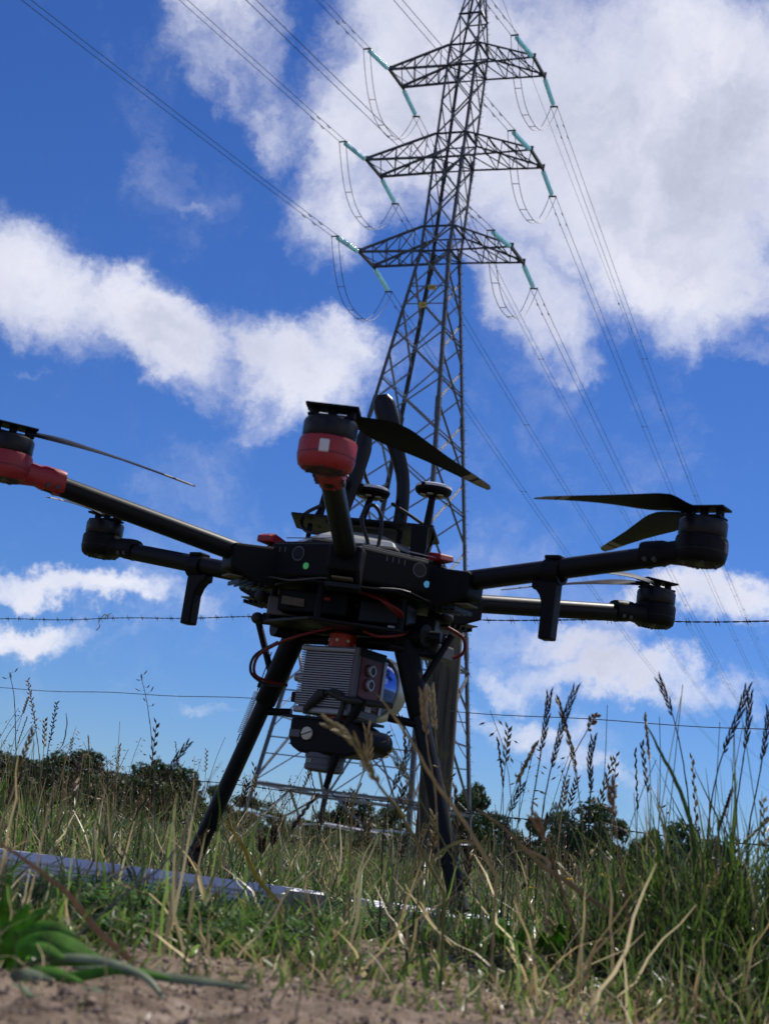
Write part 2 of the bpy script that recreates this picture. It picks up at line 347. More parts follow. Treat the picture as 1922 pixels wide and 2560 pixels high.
# ------------------------------------------------------------------ transmission tower
TX, TY, TYAW = 1.112, 81.62, -.424
T0 = -.25 + CAM_H
def tower():
    root = empty('transmission_tower', (TX, TY, T0), (0, 0, TYAW))
    tag(root, 'tall galvanised steel lattice pylon with three pairs of arms rising behind the drone', 'pylon')
    Z = lambda z: z - T0 + CAM_H
    prof = [(-.6, 4.85), (0, 4.784), (33.827, .937), (39.673, .933), (45.552, .95), (46.92, .93), (53.8, .09)]
    zs = [p[0] for p in prof]; ws = [p[1] for p in prof]
    W = lambda z: float(np.interp(z, zs, ws))
    sg = [(-1, -1), (1, -1), (1, 1), (-1, 1)]
    def corner(i, z): w = W(z); return Vector((sg[i % 4][0] * w, sg[i % 4][1] * w, Z(z)))
    for i in range(4):
        b = MB(); seg = [(-.6, 12), (12, 24.2), (24.2, 33.827), (33.827, 39.673), (39.673, 46.92), (46.92, 53.8)]
        for k, (a, c) in enumerate(seg):
            w = [.24, .22, .20, .17, .15, .11][k]; x = Vector((-sg[i][0], 0, 0))
            p, q = corner(i, a), corner(i, c); ex = Vector((-sg[i][0], 0, 0)); ey = Vector((0, -sg[i][1], 0)); t = w * .13
            poly = [(0, 0), (w, 0), (w, t), (t, t), (t, w), (0, w)]
            ez = q - p; b.prism(poly, p, ex, ey, ez, 1.0)
            if k < 4:                                          # splice plates
                for dd in (-.45, .45): pass
                d = ez.normalized(); b.prism([(-.02, -.02), (w * 1.15, -.02), (w * 1.15, t * .6), (t * .6, t * .6), (t * .6, w * 1.15), (-.02, w * 1.15)], q - d * .7, ex, ey, d, 1.3)
        b.build('leg', STEEL_D, root)
        bolts = MB()
        for z in np.arange(3.2, 53, .38):
            p = corner(i, z); s = 1 if int(z / .38) % 2 else -1
            d = Vector((sg[i][0], 0, 0)) if s > 0 else Vector((0, sg[i][1], 0))
            if i in (1, 2): bolts.box(p + d * .07, (abs(d.x) * .17 + .018, abs(d.y) * .17 + .018, .018))
        if bolts.v: bolts.build('step_bolts', STEEL_D, root, kind='stuff')
    cen = Vector((0, 0, 20))
    def bar(p, q, w, name='brace', m=STEEL, par=root, off=0):
        d = (p + q) / 2; out = Vector((d.x, d.y, 0)); 
        MB().lbar(p, q, w, None, out if out.length > .05 else None).build(name, m, par)
    lower = [33.827, 31.5, 28.9, 26.0, 22.8, 19.2, 15.2, 10.6]
    upper = [33.827, 35.35, 37.5, 39.673, 41.18, 43.3, 45.552, 46.92, 49.1, 51.2, 53.0]
    for lv, w in ((lower, .095), (upper, .075)):
        for k in range(len(lv) - 1):
            a, c = lv[k], lv[k + 1]
            for i in range(4):
                sh = 0 if i % 2 == 0 or lv is upper else (c - a) * .5
                a2, c2 = a + sh, c + sh
                if a2 > 53.5 or c2 > 53.5: continue
                o = (corner(i, a) + corner(i + 1, a)); o.z = 0; o = o.normalized() * (w * .55)
                bar(corner(i, a2) - o, corner(i + 1, c2) - o, w); bar(corner(i + 1, a2) - o * 2, corner(i, c2) - o * 2, w)
                if lv is lower and k >= 1 and i % 2:
                    bar(corner(i, (a2 + c2) / 2) - o * 3, corner(i + 1, (a2 + c2) / 2) - o * 3, .07, 'strut', STEEL)
    for z in (35.35, 39.673, 41.18, 45.552, 46.92, 33.827, 49.1):
        for i in range(4): bar(corner(i, z), corner(i + 1, z), .10, 'strut', STEEL_D)
    for z in (33.827, 39.673, 45.552):
        bar(corner(0, z), corner(2, z), .08, 'strut', STEEL_D); bar(corner(1, z - .1), corner(3, z - .1), .08, 'strut', STEEL_D)
    # wide base: long legs braces, belts and a plan frame about three metres up
    for i in range(4):
        A, B = corner(i, 10.6), corner(i + 1, 10.6); C, Dd = corner(i, 3.0), corner(i + 1, 3.0)
        mid = (C + Dd) / 2; midu = (A + B) / 2
        if i % 2 == 0:
            bar(A, mid, .12); bar(B, mid, .12)
            for s, (U, V) in enumerate(((A, C), (B, Dd))):
                for t in (.35, .68):
                    p = U.lerp(V, t); q = U.lerp(mid, t); bar(p, q, .07); bar(q, U.lerp(V, t + .3 if t < .5 else 1), .07)
        else:
            bar(A, Dd, .11); bar(B, C, .11)
            h1, h2 = corner(i, 6.6), corner(i + 1, 6.6); bar(h1, h2, .09, 'strut')
            x = (A + Dd + B + C) / 4; bar(h1, A.lerp(x, .55), .06); bar(h2, B.lerp(x, .55), .06)
        bar(C, Dd, .14, 'strut', STEEL); bar(A, B, .10, 'strut')
        E, F = corner(i, -.3), corner(i + 1, -.3)
        bar(mid, E, .11); bar(mid, F, .11)
        bar(corner(i, 1.5), mid.lerp(E, .5), .08, 'strut', ALU_AND_SUNLIT); bar(corner(i + 1, 1.5), mid.lerp(F, .5), .08, 'strut', ALU_AND_SUNLIT)  # brighter colour stands in for sunlit tops of these steel struts
        m2 = (corner(i + 1, 3.0) + corner(i + 2, 3.0)) / 2
        bar(mid + Vector((0, 0, .02)), m2 + Vector((0, 0, .02)), .10, 'strut', STEEL)
    bar(corner(0, 3.06), corner(2, 3.06), .09, 'strut', ALU_AND_SUNLIT); bar(corner(1, 3.12), corner(3, 3.12), .09, 'strut', ALU_AND_SUNLIT)  # sunlit look put into the colour of the plan diagonals
    bar((corner(0, 1.4) + corner(1, 1.4)) / 2, (corner(2, 1.4) + corner(3, 1.4)) / 2, .09, 'strut', ALU_AND_SUNLIT)  # steel bar, pale colour imitates sun on its top
    # cross arms
    arms = [(45.552, 1.368, 4.483, 1.057, 'top'), (39.673, 1.512, 5.063, 1.109, 'middle'), (33.827, 1.524, 4.621, 1.091, 'bottom')]
    tips = {}
    for z, h, a, wt, nm in arms:
        for s in (-1, 1):
            tn, tf = Vector((s * a, -wt, Z(z))), Vector((s * a, wt, Z(z)))
            w, w2 = W(z), W(z + h)
            bn, bf = Vector((s * w, -w, Z(z))), Vector((s * w, w, Z(z)))
            un, uf = Vector((s * w2, -w2, Z(z + h))), Vector((s * w2, w2, Z(z + h)))
            b = MB()
            for p, q in ((bn, tn), (bf, tf), (un, tn + Vector((0, 0, .1))), (uf, tf + Vector((0, 0, .1)))): b.lbar(p, q, .12)
            arm = b.build('crossarm', STEEL_D, root)
            MB().box((tn + tf) / 2, (.16, 2 * wt + .35, .14)).build('tip_beam', STEEL_D, arm)
            for t in (tn, tf): MB().box(t + Vector((-s * .12, 0, .13)), (.5, .05, .22)).build('gusset', STEEL_D, arm)
            n = 4; T = [.12, .34, .56, .78, 1.]
            for lo, hi, out in ((bn, un, -1), (bf, uf, 1)):
                tip = tn if out < 0 else tf; o = Vector((0, out * .03, 0))
                for k in range(4):
                    p, q = lo.lerp(tip, T[k]) + o, hi.lerp(tip, T[k]) + o
                    if k > 0: bar(p, q, .06, par=arm, m=STEEL_D)
                    if k < 3: bar(q - o * .5, lo.lerp(tip, T[k + 1]) - o * .5, .065, par=arm, m=STEEL_D)
            for k in range(4):
                o = Vector((0, 0, -.03))
                p, q = bn.lerp(tn, T[k]) + o, bf.lerp(tf, T[k]) + o
                bar(p, bf.lerp(tf, T[k + 1]) + o, .05, par=arm, m=STEEL_D)
                if k % 2: bar(q + o, bn.lerp(tn, T[k + 1]) + o * 2, .05, par=arm, m=STEEL_D)
                if k in (1, 3): bar(un.lerp(tn, T[k]), uf.lerp(tf, T[k]), .05, par=arm, m=STEEL_D)
                if k in (0, 2): bar(un.lerp(tn, T[k]), uf.lerp(tf, T[k + 1]), .05, par=arm, m=STEEL_D)
            tips[(nm, s, 'near')] = tn; tips[(nm, s, 'far')] = tf
    # identification plates
    for (z, x, mm) in ((31.45, .30, 'a'), (30.35, -.06, 'b')):
        w = W(z); p = MB().box((x, -w - .05, Z(z)), (.46, .02, .30)).build('number_plate', YELLOW, root)
        bar(Vector((-w, -w - .02, Z(z) + .1)), Vector((w, -w - .02, Z(z) + .1)), .05, 'strut')
        if mm == 'a':
            for k in range(3): MB().box((x - .12 + k * .12, -w - .065, Z(z)), (.06, .006, .17)).build('marking', MARK, p)
        else:
            for k in range(2): MB().box((x, -w - .065, Z(z) + .05 - k * .09), (.30, .006, .035)).build('marking', MARK, p)
    # white warning plate low on the near side
    wz = 4.55; w = W(wz); xx = w * .37
    p = MB().box((xx, -w - .06, Z(wz)), (.5, .02, .36)).build('warning_plate', PLATE, root)
    bar(Vector((-w, -w - .02, Z(wz))), Vector((w, -w - .02, Z(wz))), .06, 'strut')
    MB().lathe([(.10, 0), (.10, .006)], (xx, -w - .072, Z(wz)), (0, -1, 0), 16).build('marking', SILVERD, p)
    MB().lathe([(.06, 0), (.06, .006)], (xx, -w - .080, Z(wz)), (0, -1, 0), 16).build('marking', PLATE, p)
    # concrete stubs
    for i in range(4):
        p = corner(i, -.35); MB().lathe([(.42, -.8), (.42, .35), (.34, .45)], p, (0, 0, 1), 14).build('footing', mat('concrete', (.35, .34, .32), .9, var=.2), root)
    return root, tips
tower_root, TIPS = tower()
bpy.context.view_layer.update()
TM = Matrix.Translation((TX, TY, T0)) @ Matrix.Rotation(TYAW, 4, 'Z')

# ------------------------------------------------------------------ insulators, conductors, jumper loops
DIRS = {'near': -Vector((math.sin(R(26.9)), math.cos(R(26.9)), 0)), 'far': Vector((math.sin(R(19.8)), math.cos(R(19.8)), 0))}
SLOPE = {'near': (.078, 330.), 'far': (.062, 380.)}
STR_L = 2.95
def string_mesh():
    b = MB(); n = 17; p = []
    b.tube([(0, 0, 0), (0, 0, STR_L)], .022, 6)
    return b.mesh('string_core', STEEL_D)
def disc_mesh():
    b = MB(); n = 17
    for k in range(n):
        z = .22 + k * .146
        b.lathe([(.03, -.03), (.06, -.035), (.14, .012), (.135, .030), (.06, .05), (.035, .075), (.035, .1)], (0, 0, z), (0, 0, 1), 12)
    return b.mesh('glass_discs', TEAL, 40)
SM, DM = string_mesh(), disc_mesh()
def yoke_mesh():
    return MB().box((0, 0, STR_L - .06), (.48, .03, .16)).mesh('yoke_plate', STEEL_D), MB().box((0, 0, .05), (.08, .06, .22)).mesh('shackle', STEEL_D)
YM, KM = yoke_mesh()
SIDE = {-1: 'left', 1: 'right'}
def wire_pts(p0, d, side, key, n=60, smax=None):
    sl, L = SLOPE[key]; lat = Vector((d.y, -d.x, 0)) * side * .2
    out = []; smax = smax or L
    for i in range(n + 1):
        s = smax * (i / n) ** 1.25
        out.append(p0 + lat + d * s + Vector((0, 0, -sl * s + sl / L * s * s)))
    return out
for (nm, s, key), tip in TIPS.items():
    P = TM @ tip; d = DIRS[key]; sl = SLOPE[key][0]
    ax = (d + Vector((0, 0, -sl - .03))).normalized()
    x = Vector((d.y, -d.x, 0)).normalized(); y = ax.cross(x)
    P = P + ax * .12 + Vector((0, 0, -.05))
    root = empty('insulator_string', P); root.rotation_euler = Matrix((x, y, ax)).transposed().to_euler()
    where = 'reaching up towards the viewer' if key == 'near' else 'pointing down and away'
    tag(root, f'teal glass insulator string {where} from the {nm} {SIDE[s]} pylon arm', 'insulator', 'glass insulator strings on the pylon')
    for me, nme in ((SM, 'core_rod'), (DM, 'glass_discs'), (YM, 'yoke_plate'), (KM, 'shackle')):
        o = bpy.data.objects.new(nme, me); col.objects.link(o); o.parent = root
        if nme == 'glass_discs': o['kind'] = 'stuff'
    E0 = P + ax * STR_L
    wr = empty('twin_conductor', E0)
    wl = 'running overhead to the left' if key == 'near' else 'receding to the right'
    tag(wr, f'twin power cables {wl} from the {nm} {SIDE[s]} pylon arm', 'power line', 'twin conductors of the power line')
    for side in (-1, 1):
        pts = [q - E0 for q in wire_pts(E0, d, side, key)]
        MB().tube(pts, .0165, 5).build('cable', WIRE, wr)
        for sd_ in (2.2, 3.4):
            i0 = wire_pts(E0, d, side, key, 400); q = min(i0, key=lambda v: abs((v - E0).length - sd_)) - E0
            b = MB().tube([q + Vector((0, 0, -.03)) - d * .16, q + Vector((0, 0, -.09)) - d * .1, q + Vector((0, 0, -.09)) + d * .1, q + Vector((0, 0, -.03)) + d * .16], [.035, .012, .012, .035], 6)
            b.tube([q, q + Vector((0, 0, -.1))], .018, 5); b.build('damper', STEEL_D, wr)
    for sd_ in (38, 75, 120):
        if sd_ > SLOPE[key][1]: continue
        a, c = [min(wire_pts(E0, d, q, key, 600), key=lambda v: abs((v - E0).xy.length - sd_)) - E0 for q in (-1, 1)]
        MB().tube([a, c], .02, 5).tube([a - d * .06, a + d * .06], .04, 5).tube([c - d * .06, c + d * .06], .04, 5).build('spacer', STEEL_D, wr)
    tips_e = TIPS.setdefault
    globals().setdefault('ENDS', {})[(nm, s, key)] = E0
for nm in ('top', 'middle', 'bottom'):
    for s in (-1, 1):
        a, c = ENDS[(nm, s, 'near')], ENDS[(nm, s, 'far')]
        root = empty('jumper_loop', a); tag(root, f'slack twin jumper cable hanging under the {nm} {SIDE[s]} pylon arm', 'jumper cable', 'jumper loops under the pylon arms')
        lat = Vector((DIRS['far'].y, -DIRS['far'].x, 0)) * .2; rows = []
        for side in (-1, 1):
            pts = []
            for i in range(25):
                t = i / 24; q = a.lerp(c, t) + lat * side; q.z -= 3.1 * (1 - abs(2 * t - 1) ** 2.6); pts.append(q - a)
            rows.append(pts); MB().tube(pts, .02, 5).build('cable', WIRE, root)
        for k in (5, 10, 14): MB().tube([rows[0][k], rows[1][k]], .022, 5).build('spacer', STEEL_D, root)
apex = TM @ Vector((0, 0, 53.8 - T0 + CAM_H))
for key, lab in (('near', 'single thin earth wire running overhead from the top of the pylon'), ('far', 'single thin earth wire running away right from the top of the pylon')):
    d = DIRS[key]; sl, L = SLOPE[key]; b = MB()
    pts = [apex + d * (L * (i / 60) ** 1.25) for i in range(61)]
    pts = [q + Vector((0, 0, -(sl * .8) * (q - apex).length + sl * .8 / L * (q - apex).length ** 2)) - apex for q in pts]
    root = empty('earth_wire', apex); tag(root, lab, 'power line')
    MB().tube(pts, .013, 5).build('cable', WIRE, root)
    for k in (12, 17, 21, 25, 29, 33, 37): MB().ell(pts[k], (.09, .09, .09), 8, 5).build('marker', STEEL_D, root, 60)

# ------------------------------------------------------------------ fence
FD = Vector((-.735, .678, 0)).normalized(); FP = at(1112, 1900, 5.6); FP.z = 0
def fence():
    rt = empty('fence_post', (FP.x, FP.y, gz(FP.x, FP.y)), (R(-1), R(-3.2), .4))
    tag(rt, 'weathered mossy wooden fence post standing behind the drone', 'fence post')
    b = MB(); n = 40; k = 60; H = 1.06; o = 0
    for i in range(k + 1):
        z = -.3 + (H + .3) * i / k
        for j in range(n):
            a = 2 * math.pi * j / n
            c = Vector((math.cos(a) * 2.2, math.sin(a) * 2.2, z * .8)); rr = .062 + .006 * mnoise.noise(c)
            rr += .0035 * mnoise.noise(Vector((math.cos(a) * 14, math.sin(a) * 14, z * 1.6))) 
            cr = mnoise.noise(Vector((math.cos(a) * 9, math.sin(a) * 9, z * .7 + 5)));  rr -= .010 * max(0, 1 - abs(cr) / .05)
            b.v.append((math.cos(a) * rr, math.sin(a) * rr, z + (.012 * mnoise.noise(c * 3) if i == k else 0)))
    for i in range(k):
        for j in range(n):
            j2 = (j + 1) % n; b.f.append((i * n + j, i * n + j2, (i + 1) * n + j2, (i + 1) * n + j))
    b.f.append(tuple(k * n + j for j in range(n)))
    m = bpy.data.materials.new('old_mossy_wood'); m.use_nodes = True; nt = m.node_tree; N = nt.nodes; L = nt.links; P = N['Principled BSDF']; P.inputs['Roughness'].default_value = .9
    tc = N.new('ShaderNodeTexCoord'); mp = N.new('ShaderNodeMapping'); mp.inputs['Scale'].default_value = (38, 38, 2.2); L.new(tc.outputs['Object'], mp.inputs['Vector'])
    g = N.new('ShaderNodeTexNoise'); g.inputs['Scale'].default_value = 1.6; g.inputs['Detail'].default_value = 8; L.new(mp.outputs[0], g.inputs['Vector'])
    r = N.new('ShaderNodeValToRGB'); L.new(g.outputs[0], r.inputs[0]); e = r.color_ramp.elements; e[0].position = .3; e[0].color = (.012, .010, .008, 1); e[1].position = .72; e[1].color = (.11, .092, .073, 1)
    q = N.new('ShaderNodeTexNoise'); q.inputs['Scale'].default_value = 13; q.inputs['Detail'].default_value = 7; L.new(tc.outputs['Object'], q.inputs['Vector'])
    mr = N.new('ShaderNodeMapRange'); L.new(q.outputs[0], mr.inputs[0]); mr.inputs[1].default_value = .54; mr.inputs[2].default_value = .68
    mx = N.new('ShaderNodeMix'); mx.data_type = 'RGBA'; L.new(mr.outputs[0], mx.inputs[0]); L.new(r.outputs[0], mx.inputs[6]); mx.inputs[7].default_value = (.08, .085, .03, 1)
    L.new(mx.outputs[2], P.inputs['Base Color']); bp = N.new('ShaderNodeBump'); bp.inputs['Strength'].default_value = .9; bp.inputs['Distance'].default_value = .006; L.new(g.outputs[0], bp.inputs['Height']); L.new(bp.outputs[0], P.inputs['Normal'])
    b.build('post', m, rt, 50)
    for z in (.985, .64, .255):
        MB().tube([(-.068, -.03, z - .02), (-.085, -.035, z), (-.068, -.03, z + .02)], .002, 5).build('staple', BARBM, rt)
    def barbed(z0, name, label, barbs, drop=0):
        rt2 = empty(name, (FP.x, FP.y, z0)); tag(rt2, label, 'fence wire')
        S = np.arange(-9, 9.01, .012 if barbs else .08)
        off = Vector((-.04, -.05, 0))
        def ctr(s): return off + FD * s + Vector((0, 0, .006 * math.sin(s * 1.7) + .003 * math.sin(s * 7.3) + drop * s))
        if barbs:
            for ph in (0, math.pi):
                MB().tube([ctr(s) + Vector((.0011 * math.cos(s * 90 + ph), 0, .0016 * math.sin(s * 90 + ph))) for s in S], .0014, 4).build('strand', BARBM, rt2)
            s = -8.9; k = 0
            while s < 8.9:
                p = ctr(s); b = MB(); a0 = random.random() * 3
                for w in (-.006, .006):
                    a = a0 + (1.4 if w > 0 else 0); dv = Vector((FD.x * .5 * math.cos(a), FD.y * .5 * math.cos(a), 0)) + Vector((.3 * math.sin(a), .2, math.cos(a + .4)))
                    dv = dv.normalized() * .015; q = p + FD * w; b.tube([q - dv, q, q + dv], [.0006, .0013, .0006], 4)
                b.tube([p - FD * .008, p + FD * .008], .0032, 6); b.build('barb', BARBM, rt2)
                s += random.uniform(.095, .115)
        else:
            MB().tube([ctr(s) for s in S], .0016, 5).build('strand', BARBM, rt2)
        return rt2
    barbed(at(1112, 1537, 5.6).z, 'barbed_wire', 'taut barbed wire along the top of the fence', True)
    barbed(at(1112, 1778, 5.6).z, 'plain_wire', 'smooth fence wire stretched halfway up the post', False)
    barbed(at(1112, 2027, 5.6).z, 'barbed_wire', 'barbed wire lowest on the fence, low over the grass', True)
    p0 = at(270, 1538, 7.0)
    b = MB().tube(curve([p0, at(262, 1537, 7.), at(248, 1552, 7.), at(250, 1566, 7.), at(241, 1576, 7.)], 18), .0022, 5)
    for k in range(7): b.tube([at(270 + random.uniform(-6, 6), 1539, 7), at(270 + random.uniform(-14, 14), 1539 + random.uniform(-9, 12), 7.)], .0012, 4)
    b.build('grass_wisp', mat('dry_wisp', (.32, .24, .12), .8), None, label='dry wisp of grass snagged on the top barbed wire', cat='grass')
fence()

# ------------------------------------------------------------------ trees on the skyline
LEAFM = [leaf_mat('oak_foliage', None, (.045, .075, .026), .3, var=.45, vscale=.9), leaf_mat('pale_foliage', None, (.075, .105, .045), .35, var=.4, vscale=.9), leaf_mat('dark_foliage', None, (.030, .055, .022), .25, var=.45, vscale=.9)]
BARK = mat('bark', (.07, .055, .042), .9, var=.4, vscale=5)
def crown_mesh(seed, n, lobes, mt, slim=1.):
    r = np.random.default_rng(seed); V = []; cs = []
    for _ in range(lobes):
        a = r.uniform(0, 6.28); h = r.uniform(.22, .86); rad = (1 - abs(h - .5) * 1.15) * .36 * slim
        cs.append((math.cos(a) * rad * r.uniform(.3, 1), math.sin(a) * rad * r.uniform(.3, 1), h, r.uniform(.10, .19)))
    for _ in range(n):
        c = cs[r.integers(len(cs))]; d = r.normal(size=3); d /= np.linalg.norm(d); rr = c[3] * r.uniform(.45, 1.12) ** .6
        p = np.array(c[:3]) + d * rr * np.array([1, 1, .8])
        nn = d + r.normal(size=3) * .7; nn /= np.linalg.norm(nn); t = np.cross(nn, r.normal(size=3)); t /= np.linalg.norm(t); u = np.cross(nn, t)
        s = r.uniform(.016, .034)
        V += [p - t * s, p - u * s * .6, p + t * s, p + u * s * .6]
    b = MB(); b.v = [tuple(q) for q in V]; b.f = [(4 * i, 4 * i + 1, 4 * i + 2, 4 * i + 3) for i in range(n)]
    return b.mesh('crown', mt), cs
def trunk_mesh(cs):
    b = MB().tube([(0, 0, -.12), (.01, 0, .15), (-.005, .01, .4), (0, 0, .72)], [.035, .026, .018, .006], 8)
    for c in cs[:9]: b.tube([(0, 0, max(.12, c[2] * .5)), (c[0] * .5, c[1] * .5, c[2] * .8), c[:3]], [.013, .008, .003], 5)
    return b.mesh('trunk', BARK, 60)
protos = []
for sd0, n, lob, mi, sl in ((1, 5200, 22, 0, 1.), (2, 4600, 18, 0, 1.05), (3, 3600, 20, 1, .75), (4, 5200, 24, 2, 1.1)):
    me, cs = crown_mesh(sd0, n, lob, LEAFM[mi], sl); protos.append((me, trunk_mesh(cs)))
tree_list = [  # px, top py, spread px, depth, kind, label
 (-40, 1890, 150, 118, 0, 'dark tree cut by the left edge of the picture'), (30, 1880, 130, 112, 3, 'dark round tree at the far left of the skyline'),
 (105, 1886, 110, 120, 1, 'low tree just left of the tallest tree of the left wood'), (190, 1856, 130, 110, 0, 'tallest tree of the left wood, broad and dark'),
 (255, 1866, 120, 116, 3, 'dark tree touching the right side of the tallest left tree'), (318, 1925, 90, 125, 1, 'lower tree in the dip of the left wood'),
 (390, 1882, 120, 112, 0, 'domed tree under the tall blue-grey panicle on the left'), (462, 1904, 130, 114, 3, 'dark tree where the left wood meets the drone leg'),
 (535, 1950, 110, 122, 1, 'tree behind the left drone leg'), (650, 1985, 150, 128, 1, 'tree seen low behind the left base of the pylon'),
 (750, 2040, 120, 150, 3, 'low distant tree under the camera payload'), (835, 2010, 90, 140, 0, 'small tree in the middle of the pylon base'),
 (905, 1968, 130, 126, 3, 'dark conical tree inside the pylon base on the right'), (985, 1990, 100, 130, 0, 'tree just left of the fence post foot'),
 (1190, 1934, 130, 112, 0, 'leafy tree just right of the pylon leg and fence post'), (1262, 2022, 110, 120, 3, 'low dark tree right of the pylon leg'),
 (1330, 2028, 100, 126, 1, 'low hedge tree left of the pale poplar'), (1400, 2000, 80, 118, 2, 'pale slim poplar-like tree left of the round dark tree'),
 (1482, 1986, 170, 104, 3, 'big round dark tree on the right skyline'), (1565, 2035, 80, 118, 1, 'small tree against the right side of the big round tree'),
 (1632, 2052, 90, 116, 0, 'small separate tree right of the big round tree'), (1725, 2040, 130, 112, 3, 'dark tree behind the tall grass clump, last but one on the right'), (1800, 2075, 90, 125, 0, 'last small tree on the right skyline')]
for px, top, wpx, d, kd, lab in tree_list:
    P = at(px, top, d); g = -.2; H = P.z - g; wd = wpx * 1.25 * d / FPX
    rt = empty('skyline_tree', (P.x, P.y, g), (0, 0, random.uniform(0, 6.28))); tag(rt, lab, 'tree', 'trees along the skyline')
    sc = (wd / .95, wd / .95, H / 1.02)
    for me, nme in zip(protos[kd], ('crown', 'trunk')):
        o = bpy.data.objects.new(nme, me); col.objects.link(o); o.parent = rt; o.scale = sc
def hedge():                                             # low scrub closing the field
    b = MB(); r = np.random.default_rng(5); n = 26000
    for _ in range(n):
        px = r.uniform(-150, 1790); d = r.uniform(118, 150)
        x = (px - 961) / FPX * d; hh = ((4.2 if px < 600 else 2.2 if px < 1150 else 3.9) + 1.3 * mnoise.noise(Vector((x * .12, 0, 0))) + .7 * mnoise.noise(Vector((x * .5, 2, 0)))) * (1 if px < 1250 else .85)
        p = np.array([x, d, -.3 + hh * r.uniform(0, 1) ** .6]); nn = r.normal(size=3); nn /= np.linalg.norm(nn); t = np.cross(nn, r.normal(size=3)); t /= np.linalg.norm(t); u = np.cross(nn, t); s = r.uniform(.18, .38)
        o = len(b.v); b.v += [tuple(p - t * s), tuple(p - u * s * .6), tuple(p + t * s), tuple(p + u * s * .6)]; b.f.append((o, o + 1, o + 2, o + 3))
    b.build('hedgerow', LEAFM[2], None, label='dark low hedgerow scrub under the skyline trees', cat='hedge', kind='stuff')
hedge()

